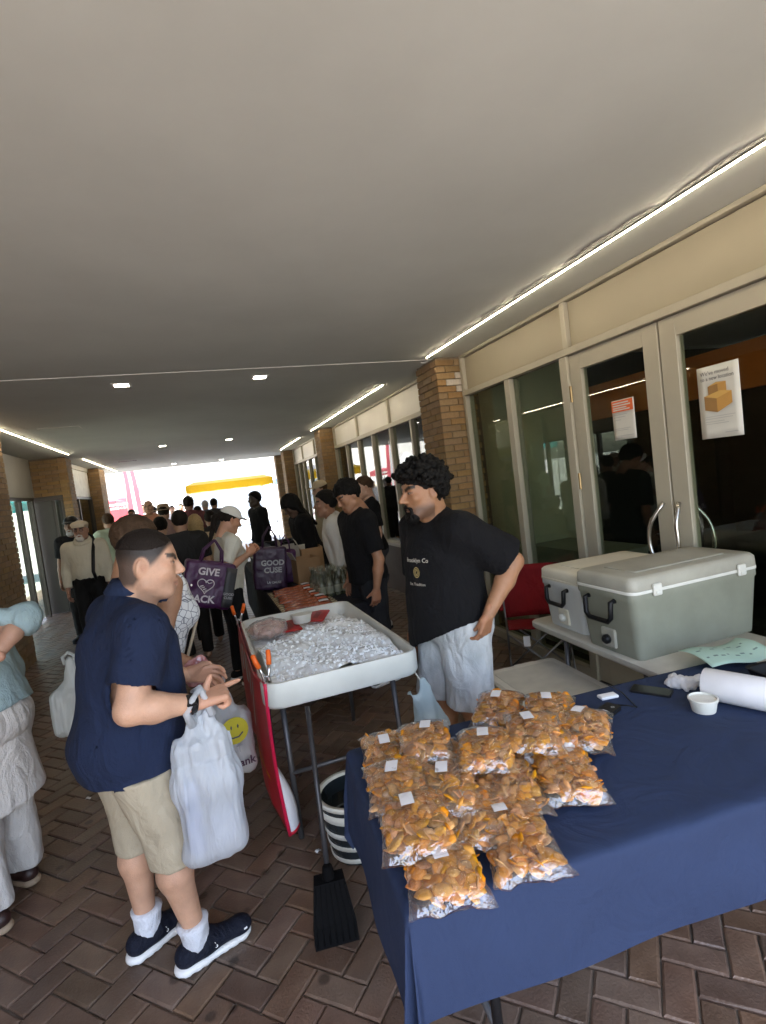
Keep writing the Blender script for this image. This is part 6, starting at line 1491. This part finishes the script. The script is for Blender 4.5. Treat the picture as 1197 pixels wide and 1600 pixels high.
# bottles wrapped in clear film
m_bott = mat('green_bottle', (.045, .05, .022), .15, .2, 10, coat=.5); m_bl = mat('bottle_label', (.24, .235, .17), .6, .15, 20); m_tie = mat('gold_tie', (.34, .27, .13), .4)
g = G(); g.lathe([(.03, 0), (.034, .004), (.034, .115), (.026, .14), (.012, .165), (.012, .205), (.014, .207), (.014, .218), (.011, .22)], n=14); bott = g.data('glass', m_bott, True)
g = G(); g.lathe([(.0348, .03), (.0352, .032), (.0352, .095), (.0348, .097)], n=14, capb=False, capt=False); bl_ = g.data('bottle_label', m_bl, True)
g = G(); g.lathe([(.038, .0), (.041, .1), (.03, .155), (.016, .18), (.028, .225), (.034, .25)], n=12, capb=False, capt=False); bf_ = g.data('clear_wrap', film('bottle_wrap', (.95, .95, .9), .12, .9, 1.0, 60, haze=.05, hcol=(.75, .73, .6)), True)
ordn = ('first', 'second', 'third', 'fourth', 'fifth', 'sixth')
for r_ in range(4):
    for c_ in range(6):
        t = thing('wrapped_bottle', 'small wrapped bottle, row %s from the near side, %s from the left' % (ordn[r_], ordn[c_]), 'bottle', (.93+c_*.075+rb.uniform(-.012, .012), 4.72+r_*.105+rb.uniform(-.015, .015), .752), 0, 'wrapped bottles on the dark table')
        obj('glass', bott, t); obj('bottle_label', bl_, t); obj('clear_wrap', bf_, t)
t = thing('wrapped_bottle', 'single wrapped bottle standing apart at the right end', 'bottle', (1.27, 4.52, .752), 0, 'wrapped bottles on the dark table'); obj('glass', bott, t); obj('bottle_label', bl_, t); obj('clear_wrap', bf_, t)
# purple bags, boxes, crates, white packages
GC = lambda x, z: (('GOOD', x, z, .075, m_lblg, .003), ('CUSE', x, z-.075, .075, m_lblg, .003))
tote('dark purple tote reading GOOD CUSE standing at the table edge beside the woman', (.60, 5.60, .98), R(-2), R(6), .34, .44, .16, mat('dark_purple', (.035, .012, .04), .45, .1, 6, bump=.2, bscale=40), GC(.02, .06)+(('LA CAUSE', .03, -.14, .032, m_lblg, .001),))
tote('purple tote standing just behind the one with lettering', (.80, 5.85, .93), R(-8), R(5), .22, .36, .13, m_purple, (('GI', -.03, .1, .06, m_lblg, .002),))
m_card = mat('cardboard_box', (.36, .21, .10), .8, .1, 5); m_cardp = mat('pale_board', (.55, .51, .42), .75, .05, 5)
def carton(lab, c, rz, w_, d_, h_, m, open_=True):
    t = thing('cardboard_box', lab, 'box', c, rz, 'boxes on the dark table'); e = .006
    for nm, lo, hi in (('side', (-w_/2, -d_/2, 0), (-w_/2+e, d_/2, h_)), ('side', (w_/2-e, -d_/2, 0), (w_/2, d_/2, h_)), ('side', (-w_/2+e, -d_/2, 0), (w_/2-e, -d_/2+e, h_)), ('side', (-w_/2+e, d_/2-e, 0), (w_/2-e, d_/2, h_)), ('bottom', (-w_/2+e, -d_/2+e, .001), (w_/2-e, d_/2-e, .008))): g = G(); g.box(lo, hi); g.build(nm, m, t)
    g = G(); g.box((-w_/2-.001, -d_/2, 0), (w_/2+.001, -d_/2-e*.4, h_*.3)) if False else None
    g = G(); M = Matrix.Translation((-w_/2, 0, h_)) @ Matrix.Rotation(R(-25), 4, 'Y'); g.box((-.004, -d_/2, 0), (.0, d_/2, h_*.35), M); g.build('flap', m_cardp, t)
    return t
carton('open brown carton with a pale flap behind the jerky packs', (.985, 5.75, .752), R(8), .26, .30, .26, m_card); carton('tall brown carton beside the purple bags', (1.13, 6.05, .752), R(-5), .24, .30, .33, m_card); carton('pale carton at the back of the stack', (.98, 6.3, .752), R(3), .3, .3, .36, m_cardp)
for i in range(7):
    f = SDF((-.09, -.09, -.03), (.09, .09, .05), .008); f.ell((0, 0, 0), (.065, .055, .022), 0); V, F = f.mesh(); V = wrinkle(V, F, .012, (30, 30, 30), 2, i)
    o = obj('white_packet', mesh_data('white_packet', V, F, m_paper, smooth=True), None, (.62+.07*(i % 4)+.02*(i//4), 6.6+.22*(i//4)+.08*(i % 3), 1.02-.03*(i % 2)), (0, 0, i)); tag(o, 'crumpled white paper packet on the far stack of goods, number %s from the left' % ('one', 'two', 'three', 'four', 'five', 'six', 'seven')[i], 'packet', 'white packets on the dark table')
t = thing('display_stand', 'low black stand under the white packets', 'stand', (.76, 6.75, .752)); g = G(); g.box((-.24, -.28, 0), (.24, .28, .22), bev=.01); g.build('block', m_black, t); g = G(); g.box((-.25, -.29, .22), (.25, .29, .235), bev=.004); g.build('shelf', m_dgrey, t)
for i, (x, y, lab) in enumerate(((1.02, 7.55, 'black plastic crate at the far end of the dark table'), (1.22, 7.15, 'second black crate next to the bending woman'))):
    t = thing('black_crate', lab, 'crate', (x, y, .752), R(4), 'black crates on the dark table'); g = G(); g.loft([rrect(.38, .5, .03, 0), rrect(.42, .54, .03, .30), rrect(.43, .55, .03, .31), rrect(.39, .51, .03, .30), rrect(.35, .47, .03, .02)]); g.build('shell', m_black, t)
    g = G(); g.tube([(-.07, -.278, .22), (-.06, -.288, .24), (.06, -.288, .24), (.07, -.278, .22)], .008, 6); g.build('handle', m_dgrey, t, True)
# ================================================================== OUTSIDE
m_canw = thin('canopy_white', (.74, .74, .72), .5); m_cany = thin('canopy_yellow', (.70, .45, .02), .4); m_cant = thin('canopy_teal', (.05, .35, .36), .4); m_canr = thin('canopy_red', (.6, .10, .12), .4); m_canb = thin('canopy_blue', (.1, .25, .5), .4)
def canopy(lab, x, y, w_, d_, ez, pz, mt, mv, grp='market canopies beyond the passage', wall=False):
    t = thing('market_canopy', lab, 'canopy', (x, y, 0), 0, grp)
    c = [(-w_/2, -d_/2), (w_/2, -d_/2), (w_/2, d_/2), (-w_/2, d_/2)]
    for k in range(4):
        a, b = Vector((*c[k], ez)), Vector((*c[(k+1) % 4], ez)); p = Vector((0, 0, pz))
        def pan(u_, v_):
            q = a.lerp(b, u_).lerp(p, v_); q.z -= .10*math.sin(math.pi*v_)*1.0; return tuple(q)
        g = G(); g.grid(lambda u_, v_: pan(u_, .16+.84*v_), 6, 6); g.build('roof_panel', mt, t, True)
        g = G(); g.grid(lambda u_, v_: pan(u_, .16*v_), 6, 2); g.build('roof_edge_shade', mv, t, True)  # shading along the roof's lower edge put in as the valance colour
        n = (b-a).cross(Vector((0, 0, 1))).normalized()
        g = G(); g.grid(lambda u_, v_: tuple(a.lerp(b, u_)+n*.01+Vector((0, 0, -.24*v_-.02*math.sin(u_*30)*v_))), 16, 2); g.build('valance', mv, t, True)
        g = G(); g.tube([(c[k][0]*.985, c[k][1]*.985, 0), (c[k][0]*.985, c[k][1]*.985, ez)], .02, 8); g.build('pole', m_alu, t, True)
    if wall: g = G(); g.grid(lambda u_, v_: (-w_/2+.1+u_*(w_-.2), d_/2-.05+.03*math.sin(u_*25), .9+v_*(ez-1.1)), 20, 3); g.build('side_curtain', thin('clear_curtain', (.55, .62, .68), .5), t, True)
    return t
canopy('white canopy with a yellow edge at the end of the passage', 1.08, 20.2, 2.85, 3.0, 2.32, 3.2, m_canw, m_cany, wall=True)
canopy('white canopy further off in the sun', -1.0, 27, 3, 3, 2.4, 3.3, m_canw, m_canw); canopy('red edged canopy at the far left in the sun', -4.6, 25, 3, 3, 2.2, 3.0, m_canw, m_canr)
canopy('teal canopy in the sun left of the passage', -6.5, 19, 3, 3, 2.4, 3.3, m_cant, m_cant); canopy('blue canopy in the sun right of the passage', 5.2, 26, 3, 3, 2.4, 3.3, m_canb, m_canb); canopy('teal canopy far down the market', 2.5, 33, 3, 3, 2.5, 3.4, m_cant, m_canw); canopy('red canopy far down the market', -3.0, 36, 3, 3, 2.5, 3.4, m_canr, m_canr)
# feather flag
t = thing('feather_flag', 'tall red and white feather flag beyond the passage', 'flag', (-2.35, 20.5, 0))
g = G(); g.tube([(0, 0, 0), (0, 0, 2.2), (-.05, 0, 3.2), (-.18, 0, 3.7)], .015, 8); g.build('pole', m_alu, t, True)
m_flagr = thin('flag_red', (.62, .12, .15), .4)
fl = lambda a, b: (.02-.08*max(0, b-.7)*2+a*(.46-.12*b), .01*math.sin(b*9), 1.35+2.1*b)
for nm, a0_, a1_, mm in (('red_band', 0, .36, m_flagr), ('white_band', .362, .62, m_canw), ('red_band', .622, 1, m_flagr)):
    g = G(); g.grid(lambda a, b: fl(a0_+(a1_-a0_)*a, b), 3, 16); g.build(nm, mm, t, True)
t = thing('market_stall', 'red and white stall low at the far left beyond the passage', 'stall', (-3.0, 22, 0)); g = G(); g.box((-.8, -.4, 0), (.8, .4, .9)); g.build('counter', m_canw, t); g = G(); g.box((-.5, -.42, 1.3), (.5, -.4, 1.85)); g.build('sign_board', m_canr, t)
for x in (-.7, .7): g = G(); g.tube([(x, 0, .9), (x, 0, 2.0)], .02, 8); g.build('post', m_alu, t, True)
g = G(); g.box((-.85, -.45, 2.0), (.85, .45, 2.06)); g.build('shelf_roof', m_canw, t)
# far pale buildings
m_pale = mat('pale_render', (.62, .60, .56), .8, .05, 2); m_win = mat('far_window', (.08, .1, .12), .2)
for i, (x, y, w_, h_, lab) in enumerate(((-22, 62, 26, 9, 'long pale building far beyond the market on the left'), (8, 66, 30, 11, 'pale building far beyond the market on the right'))):
    t = thing('far_building', lab, 'building', (x, y, 0)); g = G(); g.box((-w_/2, 0, 0), (w_/2, 10, h_)); g.build('wall', m_pale, t); g = G(); g.box((-w_/2-.2, -.2, h_), (w_/2+.2, 10.2, h_+.4)); g.build('parapet', m_panel2, t)
    for r_ in range(2):
        for c_ in range(0): g = G(); g.box((-w_/2+1.5+c_*(w_-3)/8, -.04, 1.5+r_*3.6), (-w_/2+3.2+c_*(w_-3)/8, .05, 3.6+r_*3.6)); g.build('window', m_win, t)
